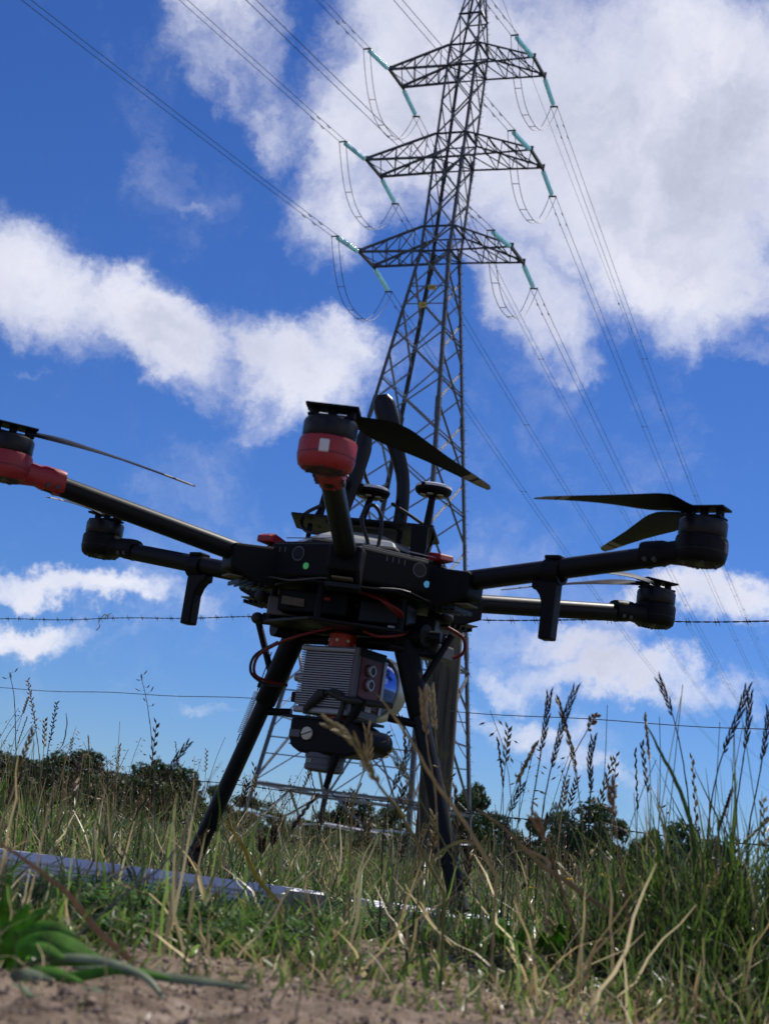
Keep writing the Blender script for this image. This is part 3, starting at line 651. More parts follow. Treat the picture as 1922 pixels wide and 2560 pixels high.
# ------------------------------------------------------------------ hexacopter
DC = Vector((-.0278, 2.3506, .4889 + CAM_H))
def drone():
    root = empty('hexacopter_drone', DC, (.0098, 0, -.0908))
    tag(root, 'large black six-armed drone with two red motors carrying a finned laser scanner', 'drone')
    RM = .5665
    adir = lambda i: Vector((-math.sin(R(60 * i)), -math.cos(R(60 * i)), 0))
    UZ = Vector((0, 0, 1))
    def blade_secs(c, th, z0, zt, sgn, s0, s1, n, grow=0., L=.268):
        d = Vector((math.cos(th), math.sin(th), 0)); e = Vector((-d.y, d.x, 0)) * sgn
        S = [0, .06, .13, .22, .32, .45, .6, .75, .88, .96, 1.]; CH = [.016, .020, .032, .047, .051, .045, .037, .031, .026, .023, .012]; TW = [30, 28, 25, 22, 18, 14, 11, 9, 7, 6, 6]
        rows = []
        for i in range(n + 1):
            s = s0 + (s1 - s0) * i / n; ch = np.interp(s, S, CH); tw = R(float(np.interp(s, S, TW)))
            q = c + d * (.022 + (L - .022) * s) + UZ * (z0 + (zt - z0) * s ** 1.4)
            ev = e * math.cos(tw) + UZ * math.sin(tw); nv = UZ * math.cos(tw) - e * math.sin(tw)
            th_ = (.0055 * (1 - s) + .0016) / 2 + grow
            row = []
            for a, t in ((-.34, 0), (-.22, .8), (.1, 1), (.5, .5), (.66, .1), (.5, -.4), (.1, -.75), (-.22, -.7)):
                row.append(q + ev * (a * ch + (.006 * s if a < 0 else 0) + np.sign(a) * grow) + nv * (t * th_ + .035 * ch * (1 - (a / .5) ** 2) * .5))
            rows.append(row)
        b = MB(); k = len(rows[0])
        for r_ in rows: b.v += [tuple(p) for p in r_]
        for i in range(len(rows) - 1):
            for j in range(k):
                j2 = (j + 1) % k; b.f.append((i * k + j, i * k + j2, (i + 1) * k + j2, (i + 1) * k + j))
        b.f.append(tuple(reversed(range(k)))); b.f.append(tuple((len(rows) - 1) * k + j for j in range(k)))
        return b
    blades = {0: [(44, .008), (98, .0)], 1: [(10, -.003), (196, .02)], 2: [(-95, .004), (-18, .004)], 3: [(72, .01), (108, .01)], 4: [(-174, -.012), (-118, -.002)], 5: [(-151.5, -.004), (115, .016)]}
    ZP = .0345
    for i in range(6):
        d = adir(i); c = d * RM; e = Vector((-d.y, d.x, 0)); red = i in (0, 1); BM = RED if red else BLACK
        # arm tube rises slightly from the hinge to the motor
        pin, pout = d * .165 + UZ * -.072, d * (RM - .060) + UZ * -.0255
        arm = MB().tube([pin, pout], [.0155, .0150], 24).build('arm', CARBON, root, 40)
        MB().tube([pin.lerp(pout, .002), pin.lerp(pout, .06)], .0185, 24).build('collar', SILVERD if i == 1 else BLACK, arm, 40)
        # motor pod: base housing, rotor bell, clamp on the tube
        pod = MB().lathe([(.0, -.037), (.021, -.0375), (.029, -.037), (.0335, -.033), (.0357, -.025), (.0359, -.004), (.0345, .0), (.0, .0)], c, UZ, 40).build('motor_base', BM, root, 35)
        MB().lathe([(.0, -.0382), (.0235, -.0382), (.0245, -.0365), (0, -.0365)], c, UZ, 30).build('vent_grille', REDP if red else PAINTB, pod, 30)
        for k in range(20):
            a = k / 20 * 6.283; u = Vector((math.cos(a), math.sin(a), 0)); v = Vector((-u.y, u.x, 0))
            MB().box(c + u * .0155 + UZ * -.0386, (.012, .0012, .0012), Matrix((u, v, UZ)).transposed()).build('grille_slot', MARK, pod)
        MB().lathe([(.0, .0005), (.0318, .001), (.0333, .004), (.0335, .021), (.0318, .0245), (.020, .0265), (.0, .0265)], c, UZ, 36).build('motor_bell', PAINTB, root, 35)
        ax = (pout - pin).normalized(); side = e
        cl = MB(); secs = [(-.025, .024, .020), (.0, .024, .020), (.016, .020, .020), (.034, .0162, .0180), (.042, .0182, .0205), (.066, .0185, .021), (.073, .0178, .0200)]
        n = 16
        for (t, w, h) in secs:
            q = c * 1. - d * (t + .012) + UZ * (-.021 - .07 * max(0, t - .03)); 
            for j in range(n):
                a = 2 * math.pi * j / n; sx = math.copysign(abs(math.cos(a)) ** .7, math.cos(a)) * w; sz = math.copysign(abs(math.sin(a)) ** .7, math.sin(a)) * h
                cl.v.append(tuple(q + side * sx + UZ * (sz * .85)))
        for k in range(len(secs) - 1):
            for j in range(n):
                j2 = (j + 1) % n; cl.f.append((k * n + j, k * n + j2, (k + 1) * n + j2, (k + 1) * n + j))
        cl.f.append(tuple(range(n))); cl.f.append(tuple(reversed([(len(secs) - 1) * n + j for j in range(n)])))
        clamp = cl.build('arm_clamp', BM, root, 40)
        tg = c - d * .074 + UZ * -.034; MB().prism([(-.03, .006), (.012, .004), (.012, -.008), (.0, -.009)], tg - side * .007, -d, UZ, side, .014).build('clamp_tab', BM, clamp)
        for t in (.060, .074):
            MB().tube([c - d * t - UZ * .034 - side * .0192, c - d * t - UZ * .034 + side * .0192], .0035, 8).build('screw', MARK, clamp, 40)
        MB().lathe([(.0355, -.0213), (.0362, -.0210), (.0362, -.0200), (.0355, -.0197)], c, UZ, 40).build('mould_seam', REDP if red else PAINTB, pod, 30)
        for k in range(6):
            a = k / 6 * 6.283 + .5; MB().lathe([(.0020, -.0384), (.0020, -.036), (0, -.036)], c + Vector((math.cos(a), math.sin(a), 0)) * .0270, UZ, 8).build('screw', MARK, pod)
        # lamp window outside the base
        u = d; MB().box(c + u * .0352 - UZ * .0145, (.0045, .012, .016), Matrix((u, e, UZ)).transposed()).build('lamp_window', LEDW if i == 0 else SILVERD, pod, bevel=.0015)
        # propeller: folding clamp with two blades
        th0 = R(blades[i][0][0]); u = Vector((math.cos(th0), math.sin(th0), 0)); v = Vector((-u.y, u.x, 0))
        pe, pd_ = (d, e) if i in (0,) else (e, d)
        prop = MB().box(c + UZ * .0285, (.032, .058, .004), Matrix((pe, pd_, UZ)).transposed()).build('propeller', BLACK, root, bevel=.0015)
        MB().box(c + UZ * .0415, (.034, .066, .0035), Matrix((pe, pd_, UZ)).transposed()).build('hub_plate', BLACK, prop, bevel=.001)
        for sx in (-.012, 0, .012):
            MB().tube([c + pd_ * sx * 1.9 + UZ * .030, c + pd_ * sx * 1.9 + UZ * .0405], .0060, 8).build('hub_pin', BLACK, prop, 40)
        for (ang, zt) in blades[i]:
            th = R(ang); sg = {0: -1, 1: 1, 2: -1, 3: 1, 4: -1, 5: 1}[i]
            bl = blade_secs(c, th, ZP, zt, sg, 0, 1, 26).build('blade', CARBON, prop, 35)
            blade_secs(c, th, ZP, zt, sg, .815, .865, 3, .0004).build('tip_band', STRIPE, prop, 35)
            blade_secs(c, th, ZP, zt, sg, .885, .992, 4, .0004).build('tip_band', STRIPE, prop, 35)
        # folding hinge at the centre frame
        hb = MB(); s2 = Matrix((e, d, UZ)).transposed()
        hb.prism([(.142, -.050), (.185, -.054), (.218, -.057), (.218, -.094), (.175, -.112), (.142, -.110)], -e * .024, d, UZ, e, .048)
        hinge = hb.build('arm_hinge', BLACK, root, bevel=.004)
        for k in range(5): MB().box(d * (.16 + k * .010) - UZ * .113, (.05, .003, .006), s2).build('hinge_rib', PAINTB, hinge)
        MB().box(d * .205 - UZ * .1045, (.030, .022, .002), s2).build('sleeve_patch', BEIGE, hinge)
    # downward arm brackets on two of the arms
    for i, rr in ((2, .333), (5, .346)):
        d = adir(i); e = Vector((-d.y, d.x, 0)); t = (rr - .165) / (RM - .24); zc = -.072 + .038 * t; p = d * rr + UZ * zc
        s2 = Matrix((d, e, UZ)).transposed()
        b = MB().lathe([(.0155, -.013), (.0195, -.013), (.0195, .013), (.0155, .013), (.0155, -.013)], p, d, 24)
        k = b.build('arm_bracket', BLACK, root, 40)
        MB().box(p + UZ * .020, (.026, .026, .006), s2).build('bracket_cap', BLACK, k, bevel=.002)
        pr = [(-.030, -.014), (.0105, -.014), (.0105, -.100), (-.0105, -.100), (-.0105, -.050), (-.016, -.036), (-.022, -.029), (-.030, -.026)]
        MB().prism(pr, p - e * .011, d, UZ, e, .022).build('bracket_post', BLACK, k, bevel=.003)
    # centre frame: two hexagonal plates, six batteries, lower equipment bay
    hexa = lambda r_, a0=0: [(r_ * math.cos(R(60 * k + a0)), r_ * math.sin(R(60 * k + a0))) for k in range(6)]
    X, Y = Vector((1, 0, 0)), Vector((0, 1, 0))
    MB().prism(hexa(.150, 0), (0, 0, -.1030), X, Y, UZ, .006).build('frame_plate', CARBON, root, bevel=.002)
    MB().prism(hexa(.128, 0), (0, 0, -.0400), X, Y, UZ, .005).build('frame_plate', CARBON, root, bevel=.002)
    MB().lathe([(.122, -.0345), (.110, -.022), (.07, -.006), (.03, .001), (0, .002)], (0, 0, 0), UZ, 6).build('top_cover', GREYR, root)
    MB().lathe([(.127, -.0348), (.119, -.030), (.117, -.0345)], (0, 0, 0), UZ, 6).build('cover_rim', BLACK, root)
    for k in range(6):
        a = adir(k + .5); e = Vector((-a.y, a.x, 0)); s2 = Matrix((e, a, UZ)).transposed()
        bt = MB().box(a * .096 - UZ * .0695, (.134, .090, .053), s2).build('battery', BLACK, root, bevel=.005)
        MB().box(a * .100 - UZ * .0418, (.120, .070, .004), s2).build('battery_lid', SILVERD if k == 5 else PAINTB, bt, bevel=.001)
        sgn = 1 if k == 0 else -1
        bx = -.010 if k == 0 else .040
        if k in (0, 5):
            q = a * .1412 + e * (-bx)
            q = a * .1412 + e * (-.012 if k == 0 else .036)
            MB().lathe([(.0115, 0), (.0115, .0006), (0, .0006)], q - UZ * .060, a, 24).build('power_button', SILVERD, bt, 30)
            MB().lathe([(.0095, .0006), (.0095, .0010), (0, .0010)], q - UZ * .060, a, 24).build('button_face', PAINTB, bt, 30)
            l = q + e * (.015 if k == 5 else .018) - UZ * .079
            MB().lathe([(.0050, 0), (.0050, .0012), (0, .0016)], l, a, 20).build('charge_light', GREEN_L if k == 0 else BLUE_L, bt, 30)
            for t in range(4): MB().box(q - e * (.026 + t * .010) - UZ * .054, (.0016, .001, .008), s2).build('level_mark', SILVERD, bt)
            MB().box(q + e * .02 - UZ * .0365 + a * .002, (.09, .0015, .0012), s2).build('edge_trim', SILVER if k == 5 else SILVERD, bt)
    for k, (px_, py_, rz) in enumerate(((-.132, -.052, R(60)), (.128, -.078, R(-60)))):
        u = Vector((math.cos(rz), math.sin(rz), 0))
        v = Vector((-u.y, u.x, 0)); 
        MB().prism([(-.026, 0), (.026, 0), (.022, .010), (-.012, .016), (-.026, .010)], Vector((px_, py_, -.0405)) - v * .012, u, UZ, v, .024).build('corner_cap', RED, root, bevel=.002)
    # silver-grey cord tied round the frame
    ring = [adir(k) * .158 + UZ * (-.1015 + .003 * math.sin(k * 9)) for k in np.arange(-1.1, 1.25, .12)]
    MB().tube(curve(ring, 60), .0011, 5).build('cord', SILVERD, root, 60)
    # equipment bay under the frame
    MB().prism(hexa(.136, 8), (0, 0, -.1580), X, Y, UZ, .006).build('lower_plate', CARBON, root, bevel=.002)
    for k in range(6):
        a = adir(k + .3); MB().tube([a * .125 - UZ * .157, a * .125 - UZ * .103], .0055, 10).build('standoff', BLACK, root, 40)
    for (c, s, m_) in (((-.05, -.055, -.125), (.11, .05, .034), BLACK), ((.06, -.06, -.128), (.08, .045, .034), PAINTB), ((.0, .05, -.127), (.17, .07, .036), BLACK), ((-.10, .0, -.13), (.05, .07, .03), SILVERD), ((.11, .02, -.132), (.05, .08, .034), BLACK)):
        MB().box(c, s, Matrix.Rotation(R(random.uniform(-14, 14)), 3, 'Z')).build('equipment_box', m_, root, bevel=.003)
    MB().box((-.083, -.083, -.128), (.034, .003, .012), Matrix.Rotation(.25, 3, 'Z')).build('label_patch', BEIGE, root)
    MB().box((-.03, -.083, -.118), (.012, .003, .004)).build('label_patch', ORANGE, root)
    MB().box((.07, -.086, -.150), (.011, .002, .007), Matrix.Rotation(-.2, 3, 'Z')).build('label_patch', STICK, root)
    for z in (-.114, -.149):
        for (sx, sy) in ((-.146, .0), (.148, -.02), (-.09, .11), (.09, .11)):
            MB().ell((sx, sy, z), (.0105, .0105, .0095), 14, 9).build('rubber_damper', RUBBER, root, 60)
            MB().tube([(sx * .8, sy * .8, z), (sx * 1.01, sy * 1.01, z)], .006, 8).build('damper_pin', BLACK, root, 40)
    MB().tube([(-.135, -.012, -.150), (.145, -.062, -.152)], .0095, 12).build('cross_tube', CARBON, root, 40)
    MB().tube([(-.11, .09, -.160), (.13, .03, -.160)], .0085, 12).build('cross_tube', CARBON, root, 40)
    # wires
    def cable(pts, r_, m_=RUBBER, n=26): MB().tube(curve(pts, n), r_, 8).build('cable', m_, root, 60)
    for k in range(4): cable([(.02 + k * .009, -.10, -.104), (.05 + k * .006, -.117, -.114 - k * .002), (.072 + k * .004, -.112, -.128), (.085, -.09, -.135)], .0019, REDW)
    cable([(.03, -.09, -.160), (.055, -.105, -.167), (.085, -.095, -.160), (.095, -.07, -.150)], .0022, REDW)
    cable([(-.02, -.07, -.158), (-.07, -.06, -.176), (-.105, -.035, -.190), (-.135, -.01, -.210), (-.137, .0, -.236), (-.118, .03, -.242), (-.09, .045, -.243)], .0024, REDW)
    cable([(-.105, -.025, -.185), (-.140, -.005, -.208), (-.144, .005, -.234), (-.125, .03, -.246), (-.10, .04, -.246)], .0022, RUBBER)
    cable([(.150, -.02, -.128), (.176, -.01, -.140), (.181, .0, -.158), (.170, .0, -.170), (.155, .0, -.172)], .0028, REDW)
    cable([(-.075, .02, .048), (-.098, .01, .028), (-.100, .0, .008), (-.085, -.02, -.006), (-.055, -.05, -.012)], .0030)
    cable([(.02, -.10, -.03), (.004, -.10, .01), (.018, -.098, .032), (.034, -.1, .012), (.036, -.11, -.03), (.034, -.125, -.05)], .0030, PAINTB)
    cable([(.028, .115, .085), (.070, .08, .058), (.104, .03, .028), (.108, -.005, -.002), (.098, -.02, -.03)], .0028)
    cable([(-.033, .118, .185), (-.030, .10, .150), (-.014, .10, .110), (.012, .11, .085)], .0030)
    # antenna tray, brackets
    MB().prism([(-.112, -.045), (.112, -.075), (.118, .05), (.06, .11), (-.06, .11), (-.116, .06)], (0, 0, .0135), X, Y, UZ, .0035).build('antenna_tray', CARBON, root)
    MB().prism([(-.06, -.020), (.05, -.030), (.06, .04), (-.06, .05)], (0, 0, .0095), X, Y, UZ, .0035).build('tray_pad', SILVERD, root)
    for (sx, sy) in ((-.085, -.01), (.06, -.04), (-.05, .09), (.05, .09)):
        MB().tube([(sx, sy, -.036), (sx, sy, .0095)], .004, 8).build('standoff', BLACK, root, 40)
    MB().prism([(-.014, .014), (.012, .014), (.014, -.02), (.010, -.042), (-.010, -.042), (-.012, -.015)], (.092, -.075, .0), (.98, -.2, 0), UZ, (.2, .98, 0), .006).build('side_bracket', BLACK, root, bevel=.001)
    # three round satellite antennas on rods
    for (bx_, by, tx_, ty, tz) in ((.093, .03, .0985, .03, .0905), (-.030, .10, -.006, .10, .0915), (-.083, .03, -.070, .03, .094)):
        g = MB().tube([(bx_, by, .015), ((bx_ + tx_) / 2 * 1., by, .04), (tx_, ty, tz)], [.0105, .0062, .0052], 12).build('satellite_antenna', BLACK, root, 40)
        c = Vector((tx_, ty, tz))
        MB().lathe([(0, -.004), (.024, -.003), (.0285, .001), (.0300, .0055), (.0295, .008)], c, UZ, 32).build('antenna_shell', BLACK, g, 40)
        MB().lathe([(.0297, .0075), (.0290, .0115), (.024, .0135), (0, .0138)], c, UZ, 32).build('antenna_cap', WHITE, g, 40)
        for k in range(6):
            a = k / 6 * 6.283 + .3; MB().lathe([(.0052, -.0042), (.0052, -.0032), (0, -.0032)], c + Vector((math.cos(a) * .0165, math.sin(a) * .0165, -.0004)), UZ, 10).build('antenna_recess', STICK, g)
        MB().box(c + Vector((-.016, -.025, .006)), (.006, .008, .010)).build('cable_clip', BLACK, g)
    # two curved paddle aerials
    def paddle(pts, ws, par=root):
        P = curve(pts, 22); W_ = np.interp(np.linspace(0, 1, 23), np.linspace(0, 1, len(ws)), ws)
        pd = MB(); pd.tube(P, list(W_), 14, True, (1, 0, 0), .55); return pd.build('paddle_aerial', PAINTB, root, 50)
    paddle([(.040, .12, .016), (.045, .12, .07), (.040, .12, .13), (.022, .12, .18), (.004, .12, .225), (-.010, .12, .258), (-.014, .12, .271)], [.0115, .0115, .0112, .0135, .0185, .0188, .011])
    paddle([(-.048, .07, .016), (-.044, .07, .06), (-.036, .07, .11), (-.030, .07, .16), (-.027, .07, .195)], [.009, .0105, .014, .0165, .010])
    # landing gear
    for s, top, bot in ((-1, (-.088, .047, -.158), (-.211, .13, -.536)), (1, (.088, -.05, -.156), (.224, -.13, -.541))):
        top, bot = Vector(top), Vector(bot)
        leg = MB().tube([top.lerp(bot, .18), bot], .0130, 20).build('landing_leg', CARBON, root, 40)
        MB().tube([top - (bot - top) * .02, top.lerp(bot, .10), top.lerp(bot, .30), top.lerp(bot, .31)], [.0195, .0182, .0168, .0140], 18).build('leg_sleeve', BLACK, leg, 40)
        MB().tube([bot.lerp(top, .06), bot.lerp(top, -.004)], .0142, 16).build('foot_cap', RUBBER, leg, 40)
        MB().tube([top + Vector((-s * .03, .02, .004)), top + Vector((s * .035, -.02, .004))], .017, 16).build('leg_pivot', BLACK, leg, 40)
        q = top.lerp(bot, .22); MB().tube([q, Vector((q.x + s * .012, q.y + .02, -.160)) + Vector((s * .03, 0, .015))], .0055, 10).build('leg_strut', BLACK, leg, 40)
        q = top.lerp(bot, .34); MB().tube([q, Vector((q.x - s * .05, q.y - .01, q.z + .004))], .0062, 10).build('leg_strut', BLACK, leg, 40)
        MB().box(top.lerp(bot, .84) + Vector((-s * .014, -.004, 0)), (.012, .010, .012)).build('leg_clip', BLACK, leg)
        # tension spring beside the leg
        if s < 0: a, c, h = Vector((-.144, .095, -.254)), Vector((-.163, .108, -.324)), Vector((-.128, .08, -.190))
        else: a, c, h = Vector((.128, -.075, -.300)), Vector((.150, -.09, -.358)), Vector((.112, -.06, -.215))
        x_, y_, z_ = frame_from(c - a); Ln = (c - a).length
        pts = [a + z_ * (Ln * t / 240) + x_ * .0042 * math.cos(t * .62) + y_ * .0042 * math.sin(t * .62) for t in range(241)]
        MB().tube(pts, .00085, 5).build('spring', SILVER, leg, 60)
        MB().tube([h, a + (h - a).normalized() * .012, a], .0009, 6).build('spring_wire', BLACK, leg)
        MB().tube([a + (h - a).normalized() * .018, a + (h - a).normalized() * .007], .0032, 8).build('spring_hook', REDW if s > 0 else BLACK, leg, 40)
        MB().tube([c, c + (c - a).normalized() * .012, top.lerp(bot, .55)], .0012, 6).build('spring_wire', SILVER, leg)
    MB().tube([(-.09, .05, -.168), (.09, -.05, -.166)], .0075, 12).build('cross_tube', BLACK, root, 40)
    MB().box((.132, -.01, -.168), (.05, .05, .022), Matrix.Rotation(-.5, 3, 'Z')).build('equipment_box', SILVERD, root, bevel=.003)
    MB().tube([(.07, -.08, -.176), (.14, -.04, -.178)], .006, 10).build('leg_strut', BLACK, root, 40)
    # laser scanner: finned box, connector panel, rotating glass sensor behind
    u = Vector((.866, -.5, 0)); bk = Vector((.5, .866, 0)); O = Vector((-.0013, -.012, 0)); S2 = Matrix((u, bk, UZ)).transposed()
    zt, zb = -.183, -.287; zc = (zt + zb) / 2; W_, D_ = .107, .072
    lid = MB().box(O + UZ * zc, (W_ - .004, D_ - .010, zt - zb - .002), S2).build('laser_scanner', SILVERD, root, bevel=.002)
    nf = 23
    for k in range(nf):
        z = zt - .0115 - k * (zt - zb - .0245) / (nf - 1)
        MB().box(O - bk * (D_ / 2 - .0015) - u * .004 + UZ * z, (W_ - .009, .0080, .0017), S2).build('cooling_fin', SILVER, lid)
    for z, h in ((zt - .0045, .009), (zb + .0050, .0105)):
        MB().box(O - bk * (D_ / 2 - .0015) - u * .003 + UZ * z, (W_ - .002, .0085, h), S2).build('end_rail', SILVER, lid, bevel=.003)
    MB().box(O - bk * (D_ / 2 - .001) + u * (W_ / 2 - .003) + UZ * zc, (.008, .010, zt - zb), S2).build('end_rail', SILVERD, lid, bevel=.001)
    pnl = MB().box(O + u * (W_ / 2) + UZ * (zc + .004), (.003, D_ - .016, zt - zb - .022), S2).build('connector_panel', REDP, lid, bevel=.001)
    MB().box(O + u * (W_ / 2) + UZ * (zb + .006), (.004, D_ - .008, .012), S2).build('panel_edge', SILVERD, lid, bevel=.001)
    MB().box(O + u * (W_ / 2) + UZ * (zt - .006), (.006, D_ - .004, .013), S2).build('panel_edge', BLACK, lid, bevel=.001)
    MB().box(O + u * (W_ / 2 + .001) + bk * (D_ / 2 - .003) + UZ * zc, (.006, .007, zt - zb - .02), S2).build('panel_edge', SILVER, lid, bevel=.001)
    for z in (-.2135, -.2350):
        q = O + u * (W_ / 2 + .0015) + UZ * z - bk * .004
        MB().lathe([(.0095, 0), (.0100, .004), (.0085, .006), (.0060, .006), (.0060, .003), (0, .003)], q, u, 20).build('connector', SILVER, pnl, 40)
        MB().lathe([(.0058, .0032), (.0058, .0045), (0, .0045)], q, u, 14).build('connector_core', MARK, pnl, 40)
    MB().box(O + u * (W_ / 2 + .0022) + UZ * (zb + .016) + bk * .002, (.0012, .015, .008), S2).build('sticker', STICK, pnl)
    MB().lathe([(.0028, 0), (.0028, .002), (0, .002)], O + u * (W_ / 2 - .004) - bk * (D_ / 2 + .001) + UZ * (zb + .010), -bk, 10).build('screw', SILVER, lid)
    # rotating sensor
    c0 = O + bk * (D_ / 2 - .004) + UZ * -.228
    MB().lathe([(.0495, 0), (.0500, .004), (.0500, .010)], c0, bk, 44).build('sensor_base', DKGREEN, lid, 40)
    MB().lathe([(.0492, .010), (.0500, .014), (.0500, .048), (.0492, .052)], c0, bk, 44).build('sensor_glass', BLUEG, lid, 40)
    MB().lathe([(.0500, .052), (.0520, .054), (.0525, .062), (.0525, .078), (.048, .083), (0, .083)], c0, bk, 44).build('sensor_rim', GREYR, lid, 40)
    # mounts and cables
    for (c, r_, z0, z1) in (((-.006, -.022), .0215, -.158, -.186), ((.004, -.022), .0200, -.283, -.301)):
        mt = MB().lathe([(r_ * .82, z0), (r_, z0 - .004), (r_, z1 + .004), (r_ * .82, z1)], (c[0], c[1], 0), UZ, 28).build('swivel_mount', ORANGE, root, 40)
        for a in (3.6, 4.4, 5.2): MB().lathe([(.0026, r_ - .001), (.0026, r_ + .0008), (0, r_ + .0008)], (c[0], c[1], (z0 + z1) / 2), (math.cos(a), math.sin(a), 0), 10).build('screw', SCREWM, mt)
        MB().box((c[0] + .012, c[1] + .006, z1 + .003), (.052, .032, .006), S2).build('mount_flange', ORANGE, mt, bevel=.001)
    q0 = O - bk * (D_ / 2 + .006)
    cable([q0 - u * .028 + UZ * -.290, q0 - u * .026 + UZ * -.281, q0 - u * .012 + UZ * -.270], .0032, RUBBER, 12)
    MB().tube([q0 - u * .030 + UZ * -.284, q0 - u * .020 + UZ * -.274, q0 - u * .004 + UZ * -.258, q0 + u * .004 + UZ * -.256], [.0035, .0062, .0080, .0065], 12).build('cable_plug', RUBBER, root, 40)
    cable([q0 + u * .002 + UZ * -.257, q0 + u * .018 + UZ * -.252, q0 + u * .034 + UZ * -.256, q0 + u * .040 + UZ * -.270, q0 + u * .036 + UZ * -.292], .0036, RUBBER, 22)
    cable([q0 + u * .014 + UZ * -.254, q0 + u * .040 + UZ * -.262, q0 + u * .062 + UZ * -.264, O + u * .072 + UZ * -.262, O + u * .078 + bk * .03 + UZ * -.260], .0055, RUBBER, 22)
    MB().tube([O + u * .066 - bk * .03 + UZ * -.258, O + u * .048 - bk * .036 + UZ * -.305, O + u * .022 - bk * .030 + UZ * -.395], [.0085, .0075, .0045], 10).build('stay_rod', BLACK, root, 40)
    MB().lathe([(.0065, 0), (.0065, .016), (.005, .018)], O - u * (W_ / 2 + .017) + UZ * -.232 - bk * .02, u, 14).build('connector', SILVER, lid, 40)
    MB().box(O - u * (W_ / 2 + .012) + UZ * -.262 - bk * .01, (.026, .014, .016), S2).build('mount_lug', BLACK, root, bevel=.002)
    # photo camera facing down
    cb = Vector((.004, -.028, 0)); 
    prof = [(-.066, -.296), (.050, -.296), (.060, -.300), (.074, -.312), (.077, -.328), (.068, -.341), (.045, -.347), (-.044, -.347), (-.060, -.339), (-.066, -.325)]
    body = MB().prism(prof, cb - bk * .030, u, UZ, bk, .060).build('photo_camera', BLACK, root, bevel=.004)
    MB().box(cb - u * .006 + UZ * -.2935, (.150, .052, .004), S2).build('camera_plate', CARBON, body)
    MB().box(cb - u * .088 + UZ * -.2925, (.03, .016, .0022), S2).build('plate_tongue', CARBON, body)
    MB().box(cb - u * .070 + UZ * -.334, (.022, .012, .002), S2).build('plate_tongue', CARBON, body)
    q = cb - bk * .0302 - u * .030 + UZ * -.3185
    MB().lathe([(.0098, 0), (.0098, .003), (.0085, .0036), (0, .0036)], q, -bk, 26).build('slotted_screw', SCREWM, body, 40)
    MB().box(q - bk * .0040, (.019, .0006, .0016), Matrix.Rotation(-.35, 3, bk) @ S2).build('screw_slot', MARK, body)
    MB().box(q - u * .024 - UZ * .001, (.020, .002, .011), S2).build('port_cover', SILVERD, body)
    MB().ell(cb - u * .072 + UZ * -.310, (.008, .008, .007), 12, 8).build('control_knob', BLACK, body, 60)
    MB().tube([cb + u * .070 + UZ * -.322 - bk * .026, cb + u * .070 + UZ * -.322 + bk * .026], .019, 20).build('camera_grip', BLACK, body, 40)
    lc = cb - u * .012
    lens = MB().lathe([(.030, -.345), (.0312, -.348), (.0312, -.352), (.0295, -.353), (.0295, -.362), (.0305, -.363), (.0305, -.369), (.0285, -.371), (.0, -.371)], lc, UZ, 40).build('lens', SILVERD, body, 35)
    MB().lathe([(.0245, -.3712), (.0245, -.3722), (0, -.3722)], lc, UZ, 30).build('lens_glass', PAINTB, body, 40)
    cu = bpy.data.curves.new('lens_mark', 'FONT'); cu.body = 'CE'; cu.size = .0075; cu.extrude = .0003; cu.space_character = 1.25
    tx = bpy.data.objects.new('lens_mark', cu); col.objects.link(tx)
    bpy.context.view_layer.update(); me = bpy.data.meshes.new_from_object(tx); bpy.data.objects.remove(tx)
    tx = bpy.data.objects.new('lens_mark', me); col.objects.link(tx); tx.parent = body; me.materials.clear(); me.materials.append(STICK)
    nrm = (-bk - u * .35).normalized(); ex = UZ.cross(nrm) * 1.; 
    tx.matrix_local = Matrix.Translation(lc + nrm * .0300 + UZ * -.3605 - ex * .004) @ Matrix((ex, UZ, nrm)).transposed().to_4x4()
    return root
drone()

# ------------------------------------------------------------------ aluminium rails in the grass
def rail(a, b, label, w=.055, h=.042):
    d = (b - a); Ln = d.length; x = d.normalized(); z = Vector((0, 0, 1)); y = z.cross(x); y.normalize()
    rt = empty('aluminium_rail', a); tag(rt, label, 'rail', 'aluminium rails lying in the grass')
    rt.rotation_euler = Matrix((x, y, x.cross(y))).transposed().to_euler()
    p = [(-w / 2, -h)]; n = 5
    for k in range(n):
        z0 = -h + .002 + k * (h - .012) / n; z1 = z0 + (h - .012) / n
        p += [(-w / 2, z0), (-w / 2 + .0022, z0 + .0012), (-w / 2 + .0022, z1 - .0025), (-w / 2, z1 - .0012)]
    p += [(-w / 2, -.0090), (-w / 2 + .014, 0), (-w / 6, 0), (-w / 6, -.001), (w / 6, -.001), (w / 6, 0), (w / 2, 0), (w / 2, -h)]
    MB().prism(p, (0, 0, 0), (0, 1, 0), (0, 0, 1), (1, 0, 0), Ln).build('profile', ALU_AND_SUNLIT, rt)
    return rt, Ln, w, h
TOPZ = .047
a0, a1 = at_z(-330, 2078, TOPZ), at_z(795, 2229, TOPZ - .004)
rt, Ln, w, h = rail(a0, a1, 'long ribbed aluminium rail lying in the grass by the left drone leg')
MB().box((Ln - .035, -w / 2 - .0012, -h / 2), (.07, .002, h - .006)).build('end_plate', SILVER, rt)
for k in (0, 1): MB().lathe([(.0045, 0), (.0045, .0012), (0, .0012)], (Ln - .050 + k * .022, -w / 2 - .0024, -h / 2 + .004), (0, -1, 0), 14).build('bolt_hole', MARK, rt)
b0, b1 = at_z(905, 2247, TOPZ - .012), at_z(1260, 2296, TOPZ - .016)
rail(b0, b1, 'ribbed aluminium rail lying in the grass by the right drone leg')

